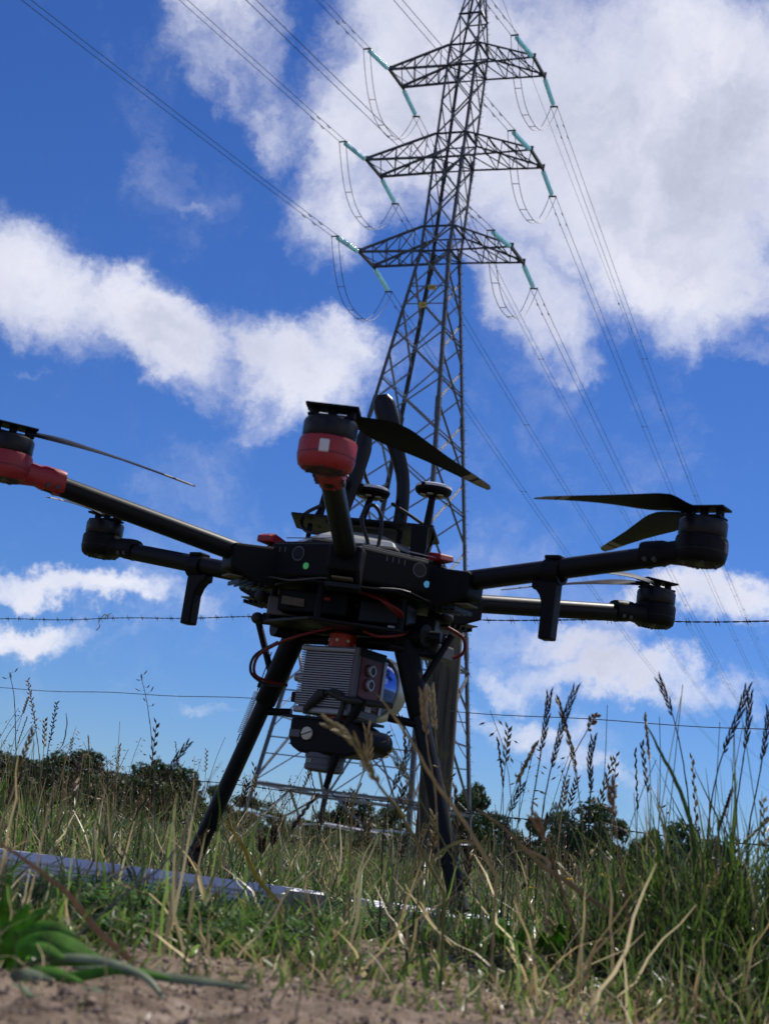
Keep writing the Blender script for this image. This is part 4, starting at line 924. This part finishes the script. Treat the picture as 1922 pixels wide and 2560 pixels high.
# ------------------------------------------------------------------ grass
GM = leaf_mat('grass_blade', 'tint', trans=.5, rough=.36)
def tinted_mesh(name, V, F, C, parent=None, **kw):
    me = bpy.data.meshes.new(name)
    V = np.asarray(V, np.float32).reshape(-1, 3); F = np.asarray(F, np.int32).reshape(-1, 4)
    me.vertices.add(len(V)); me.vertices.foreach_set('co', V.ravel())
    me.loops.add(len(F) * 4); me.loops.foreach_set('vertex_index', F.ravel())
    me.polygons.add(len(F)); me.polygons.foreach_set('loop_start', np.arange(0, len(F) * 4, 4, dtype=np.int32)); me.polygons.foreach_set('loop_total', np.full(len(F), 4, np.int32))
    me.polygons.foreach_set('use_smooth', np.ones(len(F), bool))
    me.update(calc_edges=True)
    ca = me.color_attributes.new('tint', 'FLOAT_COLOR', 'POINT')
    ca.data.foreach_set('color', np.concatenate([np.asarray(C, np.float32), np.ones((len(C), 1), np.float32)], 1).ravel())
    me.materials.append(GM)
    o = bpy.data.objects.new(name, me); col.objects.link(o)
    if parent: o.parent = parent
    return tag(o, **kw)
GREENS = 1.4 * np.array([(.055, .105, .018), (.085, .150, .025), (.040, .075, .018), (.11, .17, .04), (.13, .16, .05)])
STRAWS = 1.05 * np.array([(.34, .27, .14), (.26, .20, .10), (.42, .36, .22), (.22, .17, .09), (.30, .26, .15)])
def tints(n, straw):
    k = rng.random(n) < straw
    g = GREENS[rng.integers(len(GREENS), size=n)]; s = STRAWS[rng.integers(len(STRAWS), size=n)]
    return np.where(k[:, None], s, g) * rng.uniform(.7, 1.25, (n, 1))
def blades(xy, H, Wd, lean, curl, straw, segs=5, flop=.0, tone=1.):
    n = len(xy); z = np.array([gz(float(a), float(b)) for a, b in xy]) - .004
    az = rng.uniform(0, 2 * np.pi, n); d = np.stack([np.cos(az), np.sin(az)], 1)
    fa = rng.uniform(0, np.pi, n); fx = np.stack([np.cos(fa), np.sin(fa)], 1)
    th0 = np.abs(rng.normal(0, lean, n)); cu = rng.uniform(.2, 1., n) * curl + (rng.random(n) < flop) * rng.uniform(.8, 1.6, n)
    pos = np.concatenate([xy, z[:, None]], 1); pt = np.array([mnoise.noise(Vector((float(a) * 2.6, float(b) * 2.6, 11.))) + .5 * mnoise.noise(Vector((float(a) * 9, float(b) * 9, 4.))) for a, b in xy])
    rows = []; c = tints(n, np.clip(straw - .45 * pt, .05, .95)) * (tone * np.clip(.95 - .5 * pt, .4, 1.5) * rng.uniform(.55, 1.35, n))[:, None]; cols = []
    kink = rng.normal(0, .2, (segs + 1, n))
    for k in range(segs + 1):
        t = k / segs; wdt = Wd * (1 - t ** 1.7) * (.7 + .3 * min(1, t * 4)) * .5 + .00025
        side = np.concatenate([fx, np.zeros((n, 1))], 1)
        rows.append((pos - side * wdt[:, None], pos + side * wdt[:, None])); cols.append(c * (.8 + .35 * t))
        th = th0 + cu * t ** 1.4 + kink[k]; st = (H / segs)[:, None]
        pos = pos + st * np.concatenate([d * np.sin(th)[:, None], np.cos(th)[:, None]], 1)
    V = np.stack([np.stack(r, 1) for r in rows], 1)           # n, segs+1, 2, 3
    C = np.repeat(np.stack(cols, 1)[:, :, None, :], 2, 2)
    base = np.arange(n)[:, None] * (segs + 1) * 2; k = np.arange(segs)[None] * 2
    F = np.stack([base + k, base + k + 1, base + k + 3, base + k + 2], -1)
    return V.reshape(-1, 3), F.reshape(-1, 4), C.reshape(-1, 3)
def join(parts):
    V, F, C, o = [], [], [], 0
    for v, f, c in parts: V.append(v); F.append(f + o); C.append(c); o += len(v)
    return np.concatenate(V), np.concatenate(F), np.concatenate(C)
def fan(n, y0, y1, half=.285, p=1.0):                       # points in the wedge the camera looks over
    u = rng.random(n); y = (y0 ** p + u * (y1 ** p - y0 ** p)) ** (1 / p)
    return np.stack([rng.uniform(-half, half, n) * y, y], 1)
def patch(xy, sc, seed, thr):                               # clumpy distribution
    k = np.array([mnoise.noise(Vector((a * sc, b * sc, seed))) for a, b in xy]); return xy[k > thr - rng.random(len(xy)) * .25]
def seed_stalks(n, xy, H, style, straw=.6):
    """thin stems with an ear or an open panicle on top"""
    V, F, C = [], [], []
    dia = np.array([(1, 0, 0), (0, 1, 0), (-1, 0, 0), (0, -1, 0)], float)
    for i in range(n):
        x, y = xy[i]; p = np.array([x, y, gz(float(x), float(y)) - .003]); h = H[i]
        az = random.uniform(0, 6.28); ln = abs(random.gauss(0, .16)); bd = random.uniform(.1, .7) * (1.3 if style[i] == 2 else .8)
        c = tints(1, straw)[0] * 1.0; er = .0005 + .00012 * min(6, y)
        pts = []; m_ = 7
        for k in range(m_ + 1):
            t = k / m_; pts.append(p.copy()); th = ln + bd * t ** 2.2
            p = p + h / m_ * np.array([math.cos(az) * math.sin(th), math.sin(az) * math.sin(th), math.cos(th)])
        def ribbon(P, w0, w1, col_):
            o = len(V)
            for k, q in enumerate(P):
                w = w0 + (w1 - w0) * k / (len(P) - 1)
                V.extend([q + np.array([w, 0, 0]), q + np.array([-w * .5, w * .87, 0]), q + np.array([-w * .5, -w * .87, 0])]); C.extend([col_] * 3)
            for k in range(len(P) - 1):
                for a in range(3): b = (a + 1) % 3; F.append((o + k * 3 + a, o + k * 3 + b, o + k * 3 + 3 + b, o + k * 3 + 3 + a))
        ribbon(pts, er * 1.3, er * .7, c)
        def spikelet(q, d_, L_, w_, col_):
            d_ = d_ / np.linalg.norm(d_); a = np.cross(d_, [.3, .2, .9]); a /= np.linalg.norm(a); b = np.cross(d_, a); o = len(V)
            V.extend([q, q + d_ * L_ * .45 + a * w_, q + d_ * L_ * .45 + b * w_ * .7, q + d_ * L_ * .45 - a * w_, q + d_ * L_ * .45 - b * w_ * .7, q + d_ * L_]); C.extend([col_] * 6)
            F.extend([(o, o + 1, o + 5, o + 2), (o, o + 2, o + 5, o + 3), (o, o + 3, o + 5, o + 4), (o, o + 4, o + 5, o + 1)])
        ec = (np.array((.16, .10, .065)) if random.random() < .5 else np.array((.36, .29, .16))) * random.uniform(.7, 1.2)
        T = pts[-1] - pts[-2]; T = T / np.linalg.norm(T)
        if style[i] == 1:                                   # dense alternating ear
            L_ = random.uniform(.04, .09) * min(1, h / .25)
            for k in range(11):
                q = pts[-1] - T * L_ * (1 - k / 10); sgn = 1 if k % 2 else -1
                sd = np.array([math.cos(az + 1.57), math.sin(az + 1.57), .1]) * sgn
                spikelet(q, T + sd * .45, .013, .0026, ec * random.uniform(.8, 1.2))
        elif style[i] == 2:                                 # loose nodding panicle
            for k in range(9):
                q = pts[-1] - T * .10 * (1 - k / 9); a2 = random.uniform(0, 6.28)
                dd = np.array([math.cos(a2), math.sin(a2), random.uniform(-.3, .6)]); e_ = q + dd * random.uniform(.012, .04) * (1.2 - k / 9)
                ribbon([q, (q + e_) / 2 + np.array([0, 0, .004]), e_], er * .5, er * .35, c); spikelet(e_, dd + np.array([0, 0, -.7]), .012, .0022, ec)
    return np.array(V), np.array(F), np.array(C)
def field():
    P = []
    # trampled turf in front of the drone
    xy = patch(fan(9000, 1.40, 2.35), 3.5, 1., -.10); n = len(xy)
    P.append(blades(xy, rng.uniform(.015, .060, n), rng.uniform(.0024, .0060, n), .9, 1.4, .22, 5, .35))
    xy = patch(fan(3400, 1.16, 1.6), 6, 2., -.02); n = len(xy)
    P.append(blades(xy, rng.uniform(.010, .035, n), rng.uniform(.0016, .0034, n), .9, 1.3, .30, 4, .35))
    xy = fan(620, 1.32, 2.4); n = len(xy)                    # flattened dry stems, tint raised to stand in for sun highlights
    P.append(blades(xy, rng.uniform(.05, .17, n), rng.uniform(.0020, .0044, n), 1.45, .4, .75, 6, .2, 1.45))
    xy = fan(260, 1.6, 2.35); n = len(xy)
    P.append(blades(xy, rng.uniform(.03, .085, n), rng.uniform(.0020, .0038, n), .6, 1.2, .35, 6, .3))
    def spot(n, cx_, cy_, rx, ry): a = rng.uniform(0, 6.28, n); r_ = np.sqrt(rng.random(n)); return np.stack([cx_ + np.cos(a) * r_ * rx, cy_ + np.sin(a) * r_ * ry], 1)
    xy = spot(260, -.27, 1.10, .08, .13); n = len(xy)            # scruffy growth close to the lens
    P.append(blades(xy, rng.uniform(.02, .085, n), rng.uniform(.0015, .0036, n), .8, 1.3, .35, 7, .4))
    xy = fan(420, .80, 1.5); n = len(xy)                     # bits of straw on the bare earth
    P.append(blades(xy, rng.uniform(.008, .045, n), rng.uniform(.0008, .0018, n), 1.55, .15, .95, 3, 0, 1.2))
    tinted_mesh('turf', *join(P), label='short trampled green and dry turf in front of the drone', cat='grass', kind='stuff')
    # standing grass round and behind the drone
    P = []
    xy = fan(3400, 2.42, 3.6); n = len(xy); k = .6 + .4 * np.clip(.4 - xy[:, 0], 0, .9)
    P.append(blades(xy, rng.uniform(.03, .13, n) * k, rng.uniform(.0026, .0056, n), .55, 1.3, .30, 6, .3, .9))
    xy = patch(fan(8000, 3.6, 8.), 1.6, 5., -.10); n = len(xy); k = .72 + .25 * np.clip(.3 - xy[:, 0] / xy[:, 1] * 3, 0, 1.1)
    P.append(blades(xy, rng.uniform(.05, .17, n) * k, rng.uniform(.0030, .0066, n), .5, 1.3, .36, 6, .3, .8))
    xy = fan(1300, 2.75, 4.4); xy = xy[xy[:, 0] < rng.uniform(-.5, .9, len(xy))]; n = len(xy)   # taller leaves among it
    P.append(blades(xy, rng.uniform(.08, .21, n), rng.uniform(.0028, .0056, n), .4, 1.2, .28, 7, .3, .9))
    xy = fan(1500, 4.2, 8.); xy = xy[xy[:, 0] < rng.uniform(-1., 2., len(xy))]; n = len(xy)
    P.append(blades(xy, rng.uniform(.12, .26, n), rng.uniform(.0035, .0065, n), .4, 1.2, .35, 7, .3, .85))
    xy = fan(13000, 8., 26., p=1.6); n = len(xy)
    P.append(blades(xy, rng.uniform(.06, .17, n), rng.uniform(.006, .012, n), .4, 1.0, .38, 4, .2, .65))  # tint darkened to stand in for shaded gaps between far blades
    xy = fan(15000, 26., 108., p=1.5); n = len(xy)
    P.append(blades(xy, rng.uniform(.10, .26, n), rng.uniform(.02, .05, n), .35, .8, .4, 3, .15, .65))  # same shade of the gaps put into the tint, out to the trees
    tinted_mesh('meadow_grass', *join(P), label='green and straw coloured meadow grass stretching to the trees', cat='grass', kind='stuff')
    P = []
    xy = fan(150, 2.5, 4.2); n = len(xy); k = np.where(xy[:, 0] < 0, 1.05, .8)
    P.append(seed_stalks(n, xy, rng.uniform(.12, .27, n) * k, rng.choice([0, 1, 2], n), .8))
    xy = fan(620, 4.2, 9.); n = len(xy); k = np.where(xy[:, 0] < .1, .95, .72)
    P.append(seed_stalks(n, xy, rng.uniform(.18, .42, n) * k, rng.choice([0, 1, 2, 2], n), .85))
    xy = fan(260, 9., 22.); n = len(xy)
    P.append(seed_stalks(n, xy, rng.uniform(.25, .45, n), rng.choice([1, 2], n), .85))
    n = 45; xy = np.stack([rng.uniform(.10, .60, n), rng.uniform(1.75, 2.7, n)], 1)     # loose spray right of the drone
    P.append(seed_stalks(n, xy, rng.uniform(.13, .33, n), rng.choice([0, 1, 1, 2], n), .55))
    n = 30; xy = np.stack([rng.uniform(-.45, .2, n), rng.uniform(1.7, 2.5, n)], 1)
    P.append(seed_stalks(n, xy, rng.uniform(.08, .20, n), rng.choice([0, 1], n), .85))
    tinted_mesh('seeding_grass', *join(P), label='thin seeding grass stems standing through the meadow', cat='grass', kind='stuff')
    # thick tussock at the right
    P = []
    def disc(n, cx_, cy_, rx, ry): a = rng.uniform(0, 6.28, n); r_ = np.sqrt(rng.random(n)); return np.stack([cx_ + np.cos(a) * r_ * rx, cy_ + np.sin(a) * r_ * ry], 1)
    xy = disc(2700, .46, 1.70, .21, .21); n = len(xy); f = 1 - .55 * np.clip(np.hypot((xy[:, 0] - .47) / .22, (xy[:, 1] - 1.75) / .22), 0, 1)
    P.append(blades(xy, rng.uniform(.11, .31, n) * f, rng.uniform(.0030, .0060, n), .38, .9, .06, 7, .2, .6))
    xy = disc(300, .32, 1.85, .26, .18); n = len(xy)
    P.append(blades(xy, rng.uniform(.05, .14, n), rng.uniform(.0018, .0034, n), .4, 1., .3, 6, .25))
    xy = disc(520, .40, 1.46, .14, .12); n = len(xy)
    P.append(blades(xy, rng.uniform(.03, .09, n), rng.uniform(.0018, .0030, n), .5, 1.1, .15, 6, .3, .75))
    xy = disc(26, .44, 1.78, .16, .16); n = len(xy)
    P.append(seed_stalks(n, xy, rng.uniform(.18, .34, n), rng.choice([0, 0, 0, 1], n), .4))
    tinted_mesh('grass_tussock', *join(P), label='thick dark green grass tussock at the lower right', cat='grass', kind='stuff')
    # clover leaves creeping in front of the left rail
    V, F, C = [], [], []
    for (px, py, rx, ry, n, zz) in ((470, 2305, .13, .19, 1300, .018), (720, 2310, .10, .16, 600, .016), (980, 2330, .12, .2, 800, .026), (200, 2250, .10, .2, 400, .03), (1250, 2360, .1, .14, 400, .03)):
        c = at_z(px, py, .01)
        for _ in range(n):
            a = random.uniform(0, 6.28); r_ = math.sqrt(random.random()); x = c.x + math.cos(a) * r_ * rx; y = c.y + math.sin(a) * r_ * ry
            z = gz(x, y) + random.uniform(.004, zz); s = random.uniform(.0045, .0095); t = random.uniform(0, 6.28); col_ = np.array((.065, .150, .024)) * random.uniform(.6, 1.5); tl = random.uniform(-.5, .5)
            for k in range(3):
                b_ = t + k * 2.094; u = np.array([math.cos(b_), math.sin(b_), tl * math.cos(b_) + .15]); v = np.array([-math.sin(b_), math.cos(b_), tl * .3]); o = len(V); p = np.array([x, y, z])
                V += [p, p + u * s * .6 + v * s * .5, p + u * s * 1.15, p + u * s * .6 - v * s * .5]; C += [col_] * 4; F.append((o, o + 1, o + 2, o + 3))
    tinted_mesh('clover', np.array(V), np.array(F), np.array(C), label='low green clover creeping between the dirt and the rail', cat='clover', kind='stuff')
field()

# single grass stalks that stand out in the picture: (points as pixels from tip to root, depth, ear fraction, style, colour, label)
def stalk(pts, d, ear, style, colr, label, thick=.0011, earw=1.):
    P = curve([at(a, b, d + .02 * i) for i, (a, b) in enumerate(pts)], 40)
    base = P[-1]; g = gz(base.x, base.y)
    if base.z > g: P += [base.lerp(Vector((base.x + .01, base.y + .02, g - .01)), t) for t in (.35, .7, 1)]
    root = empty('grass_stalk', P[-1]); tag(root, label, 'grass stalk', 'single grass stalks standing out')
    Q = [p - P[-1] for p in P]; n = len(Q)
    sm = leaf_mat('stalk_' + str(len(bpy.data.materials)), None, colr[0], .25, var=.25, vscale=60)
    em = leaf_mat('ear_' + str(len(bpy.data.materials)), None, colr[1], .25, var=.35, vscale=120)
    wob = [Vector((mnoise.noise(Vector((i * .35, thick * 9e3, 1))), mnoise.noise(Vector((i * .35, thick * 9e3, 7))), mnoise.noise(Vector((i * .35, thick * 9e3, 4))))) * thick * .45 for i in range(n)]
    Q = [q + w_ for q, w_ in zip(Q, wob)]
    leafy = style == 'none' and thick > .0015
    if leafy: rad = [thick * 1.1 * math.sin(math.pi * min(.97, .06 + .62 * i / n)) ** .8 for i in range(n)]
    else: rad = [thick * (.5 + .5 * i / n) * (1.35 if i in (17, 29) else 1) for i in range(n)]
    MB().tube(Q, rad, 6, True, (.3, -.2, .9), .22 if leafy else 1.).build('stem', sm, root, 60)
    L = sum((Q[i] - Q[i + 1]).length for i in range(40)) * ear
    if style == 'none': return
    b = MB(); acc = 0; i = 0; step = {'ear': .0046, 'dense': .0030, 'loose': .0085}[style]; nxt = 0; k = 0
    while i < 39 and acc < L:
        seg = (Q[i + 1] - Q[i]).length
        while nxt <= acc + seg and nxt < L:
            t = (nxt - acc) / seg; q = Q[i].lerp(Q[i + 1], t); T = (Q[i] - Q[i + 1]).normalized()
            a = (k % 2) * math.pi + .5 * math.sin(k * 1.7) if style == 'ear' else k * 2.4
            x, y, _ = frame_from(T, (0, -1, .2)); sd_ = y * math.cos(a) + x * math.sin(a); f = math.sin(math.pi * min(1, (nxt / L) * .75 + .22)) * earw
            dv = (T + sd_ * {'ear': .20, 'dense': .7, 'loose': 1.0}[style]).normalized(); ln = {'ear': .0135, 'dense': .0062, 'loose': .011}[style] * (.6 + .5 * f)
            off = sd_ * (.0012 if style != 'loose' else random.uniform(.004, .016))
            p0 = q + off; b.tube([p0, p0 + dv * ln * .3, p0 + dv * ln * .65, p0 + dv * ln], [.0005, .0012 * earw, .0011 * earw, .0002], 5)
            if style == 'loose': b.tube([q, p0], .0003, 3)
            nxt += step; k += 1
        acc += seg; i += 1
    b.build('ear', em, root, 60)
DKE = ((.07, .055, .04), (.055, .036, .034)); STR = ((.34, .27, .14), (.40, .33, .20)); GRN = ((.10, .12, .04), (.20, .17, .10)); BRN = ((.22, .15, .09), (.22, .14, .08))
stalk([(1648, 1703), (1678, 1780), (1700, 1870), (1716, 1970), (1735, 2150)], 1.75, .22, 'ear', DKE, 'tallest dark grass ear of the right tussock, leaning left')
stalk([(1372, 1738), (1362, 1820), (1345, 1920), (1328, 2035), (1322, 2180)], 1.8, .33, 'ear', DKE, 'leftmost of the two tall dark ears right of the pylon')
stalk([(1436, 1725), (1408, 1805), (1385, 1890), (1368, 1960), (1352, 2060), (1340, 2200)], 1.75, .42, 'ear', DKE, 'right one of the two tall dark ears right of the pylon')
stalk([(1487, 1790), (1458, 1842), (1425, 1905), (1402, 1990), (1380, 2100), (1372, 2240)], 1.8, .10, 'dense', ((.12, .11, .06), (.22, .13, .05)), 'stalk with a short brown cylindrical head, leaning right', .0011, 1.9)
stalk([(1482, 1848), (1474, 1900), (1476, 1960), (1470, 2060), (1462, 2220)], 1.8, .40, 'ear', DKE, 'upright dark ear in front of the big round tree')
stalk([(1866, 1723), (1845, 1790), (1815, 1860), (1790, 1940), (1770, 2060), (1765, 2200)], 1.7, .36, 'ear', DKE, 'tall dark ear leaning right near the right edge')
stalk([(1873, 1743), (1867, 1830), (1852, 1930), (1838, 2040), (1830, 2200)], 1.75, .3, 'ear', DKE, 'thin upright dark ear beside the tall one near the right edge')
stalk([(1921, 1775), (1912, 1850), (1895, 1950), (1870, 2080), (1860, 2230)], 1.72, .3, 'ear', DKE, 'dark ear cut by the right edge of the picture')
stalk([(1303, 1963), (1284, 2008), (1266, 2060), (1258, 2180)], 1.9, .38, 'ear', DKE, 'short leaning dark ear low beside the pylon leg')
stalk([(1616, 1815), (1655, 1890), (1700, 1980), (1728, 2080), (1740, 2250)], 1.6, 0, 'none', ((.10, .17, .045), (.1, .1, .1)), 'broad green grass blade crossing the tallest right ear', .0024)
stalk([(1078, 1727), (1084, 1790), (1090, 1850), (1100, 1920), (1122, 2040), (1140, 2230)], 1.95, .22, 'ear', ((.34, .28, .17), (.50, .42, .30)), 'pale straw ear in front of the fence post', .0011, 1.35)
stalk([(1058, 1735), (1062, 1800), (1070, 1880), (1088, 1990), (1100, 2200)], 1.55, .25, 'ear', ((.30, .25, .16), (.36, .29, .21)), 'soft blurred grey-brown ear just left of the pale one', .0011, 1.3)
stalk([(1026, 1862), (1005, 1925), (984, 1968), (962, 2050), (950, 2240)], 1.7, .35, 'ear', DKE, 'brown ear leaning over the right drone leg')
stalk([(824, 1812), (880, 1848), (915, 1900), (945, 1960), (985, 2010), (1045, 2110), (1110, 2230)], 1.22, .42, 'ear', ((.17, .16, .06), (.30, .25, .13)), 'blurred greenish ear crossing in front of the photo camera', .0017, 1.15)
stalk([(942, 1735), (985, 1790), (1040, 1875), (1090, 1960), (1150, 2040), (1240, 2190)], 1.28, 0, 'none', STR, 'long bare straw stem leaning across the right drone leg', .0016)
stalk([(918, 1822), (922, 1890), (898, 1960), (880, 2040), (872, 2230)], 1.6, .3, 'ear', STR, 'straw ear in front of the lower camera grip', .0010)
stalk([(70, 1700), (84, 1780), (98, 1880), (104, 1980), (108, 2120)], 2.6, .3, 'dense', ((.26, .20, .12), (.30, .22, .15)), 'slim upright ear at the far left with a pale tip')
stalk([(352, 1688), (366, 1745), (378, 1830), (384, 1920), (388, 2080)], 2.9, .22, 'loose', ((.14, .17, .16), (.16, .17, .17)), 'tall blue-grey panicle rising above the left wood')
stalk([(24, 1682), (36, 1740), (40, 1840), (42, 2000)], 2.8, .1, 'loose', ((.10, .12, .09), (.10, .10, .08)), 'thin dark stem at the left edge crossing the fence wire')
stalk([(143, 1756), (130, 1830), (118, 1900), (112, 2060)], 2.7, .35, 'dense', DKE, 'thin dark spike between the two left stems')
stalk([(166, 1782), (168, 1812), (158, 1860), (138, 1900), (128, 2060)], 2.5, 0, 'none', DKE, 'curved bluish blade right of the thin dark spike', .0018)
stalk([(470, 1860), (440, 1900), (400, 1960), (340, 2040), (300, 2180)], 1.9, .34, 'ear', DKE, 'dark ear leaning right in front of the left wood')
stalk([(555, 1905), (515, 1965), (470, 2060), (420, 2150), (320, 2230), (180, 2350)], 1.12, .0, 'none', ((.13, .10, .08), (.1, .1, .1)), 'blurred dark stem slanting up to the left drone leg', .0022)
stalk([(-20, 2095), (90, 2170), (180, 2245), (240, 2320), (340, 2410), (420, 2440)], 1.12, 0, 'none', ((.30, .20, .12), (.1, .1, .1)), 'thick dry brown stem lying across the lower left', .0024)
stalk([(1190, 2020), (1270, 2080), (1340, 2150), (1460, 2235), (1600, 2330), (1765, 2432)], 1.5, 0, 'none', ((.27, .20, .11), (.1, .1, .1)), 'thick dry stem slanting through the right tussock', .0024)
stalk([(1335, 2045), (1370, 2110), (1390, 2180), (1430, 2300), (1450, 2390)], 1.45, .2, 'ear', ((.24, .16, .09), (.30, .20, .12)), 'brown bent ear at the left side of the tussock', .0016, 1.3)
stalk([(1525, 1965), (1535, 2060), (1555, 2180), (1570, 2330), (1580, 2430)], 1.4, .18, 'ear', BRN, 'reddish brown upright stem at the front of the tussock', .0014, 1.3)
stalk([(1230, 2195), (1255, 2150), (1300, 2125), (1340, 2135), (1372, 2155)], 1.6, 0, 'none', ((.45, .36, .28), (.1, .1, .1)), 'pale arched dry leaf beside the yellow flowers', .0019)
stalk([(985, 1890), (1025, 1958), (1110, 2110), (1160, 2190), (1200, 2260)], 1.5, .2, 'ear', GRN, 'green bent ear between the right drone leg and the post')
stalk([(1210, 2115), (1150, 2105), (1090, 2140), (1060, 2190), (1040, 2280)], 1.4, 0, 'none', ((.30, .26, .08), (.1, .1, .1)), 'arched yellow-green leaf before the foot of the right drone leg', .0019)
stalk([(560, 2045), (590, 2090), (615, 2130), (640, 2190), (700, 2260)], 1.45, .0, 'none', ((.34, .28, .05), (.1, .1, .1)), 'yellowing leaf in the middle of the left grass', .0022)

# broad-leaved plant close to the lens, lower left
def plant(name, label, leaves, mt, d0):
    root = empty(name, at(*leaves[0][0][-1], leaves[0][1])); tag(root, label, 'plant')
    for pts, d, w in leaves:
        P = curve([at(a, b, d + .01 * i) for i, (a, b) in enumerate(pts)], 18); b = MB(); n = len(P)
        for i, p in enumerate(P):
            t = i / (n - 1); T = (P[min(i + 1, n - 1)] - P[max(i - 1, 0)]).normalized(); sd_ = T.cross(Vector((.2, -.75, .5))).normalized(); ww = w * (math.sin(math.pi * (.04 + .9 * t)) ** .7) * .5
            nn = T.cross(sd_)
            b.v += [tuple(p - sd_ * ww - root.location), tuple(p + nn * ww * .35 - root.location), tuple(p + sd_ * ww - root.location)]
        for i in range(n - 1):
            for k in range(2): b.f.append((i * 3 + k, i * 3 + k + 1, i * 3 + 4 + k, i * 3 + 3 + k))
        o = b.build('leaf', mt, root, 80)
        md = o.modifiers.new('thickness', 'SOLIDIFY'); md.thickness = .0005
BL = leaf_mat('broad_green_leaf', None, (.10, .24, .035), .5, .7, .5, 45); GL = leaf_mat('grey_green_leaf', None, (.20, .24, .15), .3, .5, .3, 60)
plant('broadleaf_plant', 'bright green broad-leaved plant close to the lens at the lower left', [
    ([(285, 2430), (215, 2390), (130, 2352), (50, 2372), (-30, 2440)], 1.02, .016), ([(190, 2338), (120, 2316), (60, 2345), (0, 2430)], 1.06, .012), ([(70, 2262), (40, 2320), (5, 2400), (-20, 2470)], 1.08, .013),
    ([(430, 2447), (310, 2425), (200, 2440), (90, 2452), (-20, 2480)], .98, .008), ([(125, 2268), (75, 2305), (25, 2375), (-10, 2450)], 1.10, .010), ([(250, 2412), (160, 2398), (70, 2405), (-20, 2440)], 1.05, .012), ([(22, 2195), (14, 2270), (0, 2350), (-20, 2450)], 1.14, .010),
    ([(160, 2395), (100, 2372), (40, 2400), (-10, 2470)], .99, .012), ([(110, 2310), (60, 2330), (10, 2400), (-30, 2450)], 1.12, .014), ([(205, 2455), (130, 2430), (60, 2440), (-20, 2490)], .96, .009), ([(45, 2330), (20, 2370), (-20, 2440)], 1.0, .012)], BL, 1.)
plant('grass_runner', 'grey-green flattened leaves sprawling over the dirt at the lower left', [
    ([(625, 2470), (520, 2455), (400, 2440), (300, 2425), (180, 2420)], .98, .007), ([(130, 2450), (70, 2435), (20, 2450), (-20, 2480)], .94, .009), ([(90, 2495), (40, 2470), (-10, 2475)], .92, .007), ([(260, 2485), (225, 2478), (190, 2484), (170, 2492)], .95, .009), ([(420, 2510), (360, 2440), (250, 2400), (130, 2395), (40, 2420)], .97, .006)], GL, .96)
plant('broadleaf_plant', 'small bright green leaf cluster at the foot of the rail on the right', [
    ([(1250, 2300), (1265, 2340), (1285, 2380)], 1.6, .022), ([(1225, 2290), (1245, 2335), (1280, 2385)], 1.62, .016), ([(1400, 2310), (1390, 2350), (1360, 2390)], 1.6, .018), ([(1360, 2330), (1350, 2360), (1340, 2390)], 1.62, .014), ([(1310, 2310), (1300, 2350), (1295, 2390)], 1.58, .014)], BL, 1.6)

# yellow flowers
YP = leaf_mat('yellow_petal', None, (.70, .45, .02), .3, .5, .15, 90)
for k, (px, py, d, lab) in enumerate(((1515, 2197, 2.5, 'largest yellow flower, topmost of the little group on the right'), (1425, 2206, 2.6, 'yellow flower level with and left of the largest one'), (1527, 2232, 2.4, 'small yellow flower just below the largest one'), (1325, 2224, 2.7, 'leftmost small yellow flower of the group'))):
    P = at(px, py, d); rt = empty('yellow_flower', (P.x, P.y, gz(P.x, P.y))); tag(rt, lab, 'flower', 'yellow flowers in the grass')
    h = P.z - rt.location.z; MB().tube([(0, 0, 0), (.004, 0, h * .5), (0, 0, h)], .0011, 6).build('stem', sm_ if (sm_ := bpy.data.materials.get('flower_stem')) else leaf_mat('flower_stem', None, (.09, .13, .04), .2), rt, 60)
    b = MB(); s = (1.25, 1.05, .8, .7)[k]
    for r_, n, zz in ((.0125, 15, .002), (.009, 12, .0045), (.005, 8, .006)):
        for j in range(n):
            a = 6.283 * j / n + r_ * 90; u = Vector((math.cos(a), math.sin(a), .25)); v = Vector((-math.sin(a), math.cos(a), 0)); o = len(b.v); c = Vector((0, 0, h + zz * s))
            b.v += [tuple(c), tuple(c + (u * .7 + v * .16) * r_ * s), tuple(c + u * r_ * s), tuple(c + (u * .7 - v * .16) * r_ * s)]; b.f.append((o, o + 1, o + 2, o + 3))
    b.build('petals', YP, rt)
    MB().lathe([(.0015, -.006 * s), (.004 * s, -.003 * s), (.0045 * s, .002 * s)], (0, 0, h), (0, 0, 1), 10).build('calyx', bpy.data.materials['flower_stem'], rt, 60)
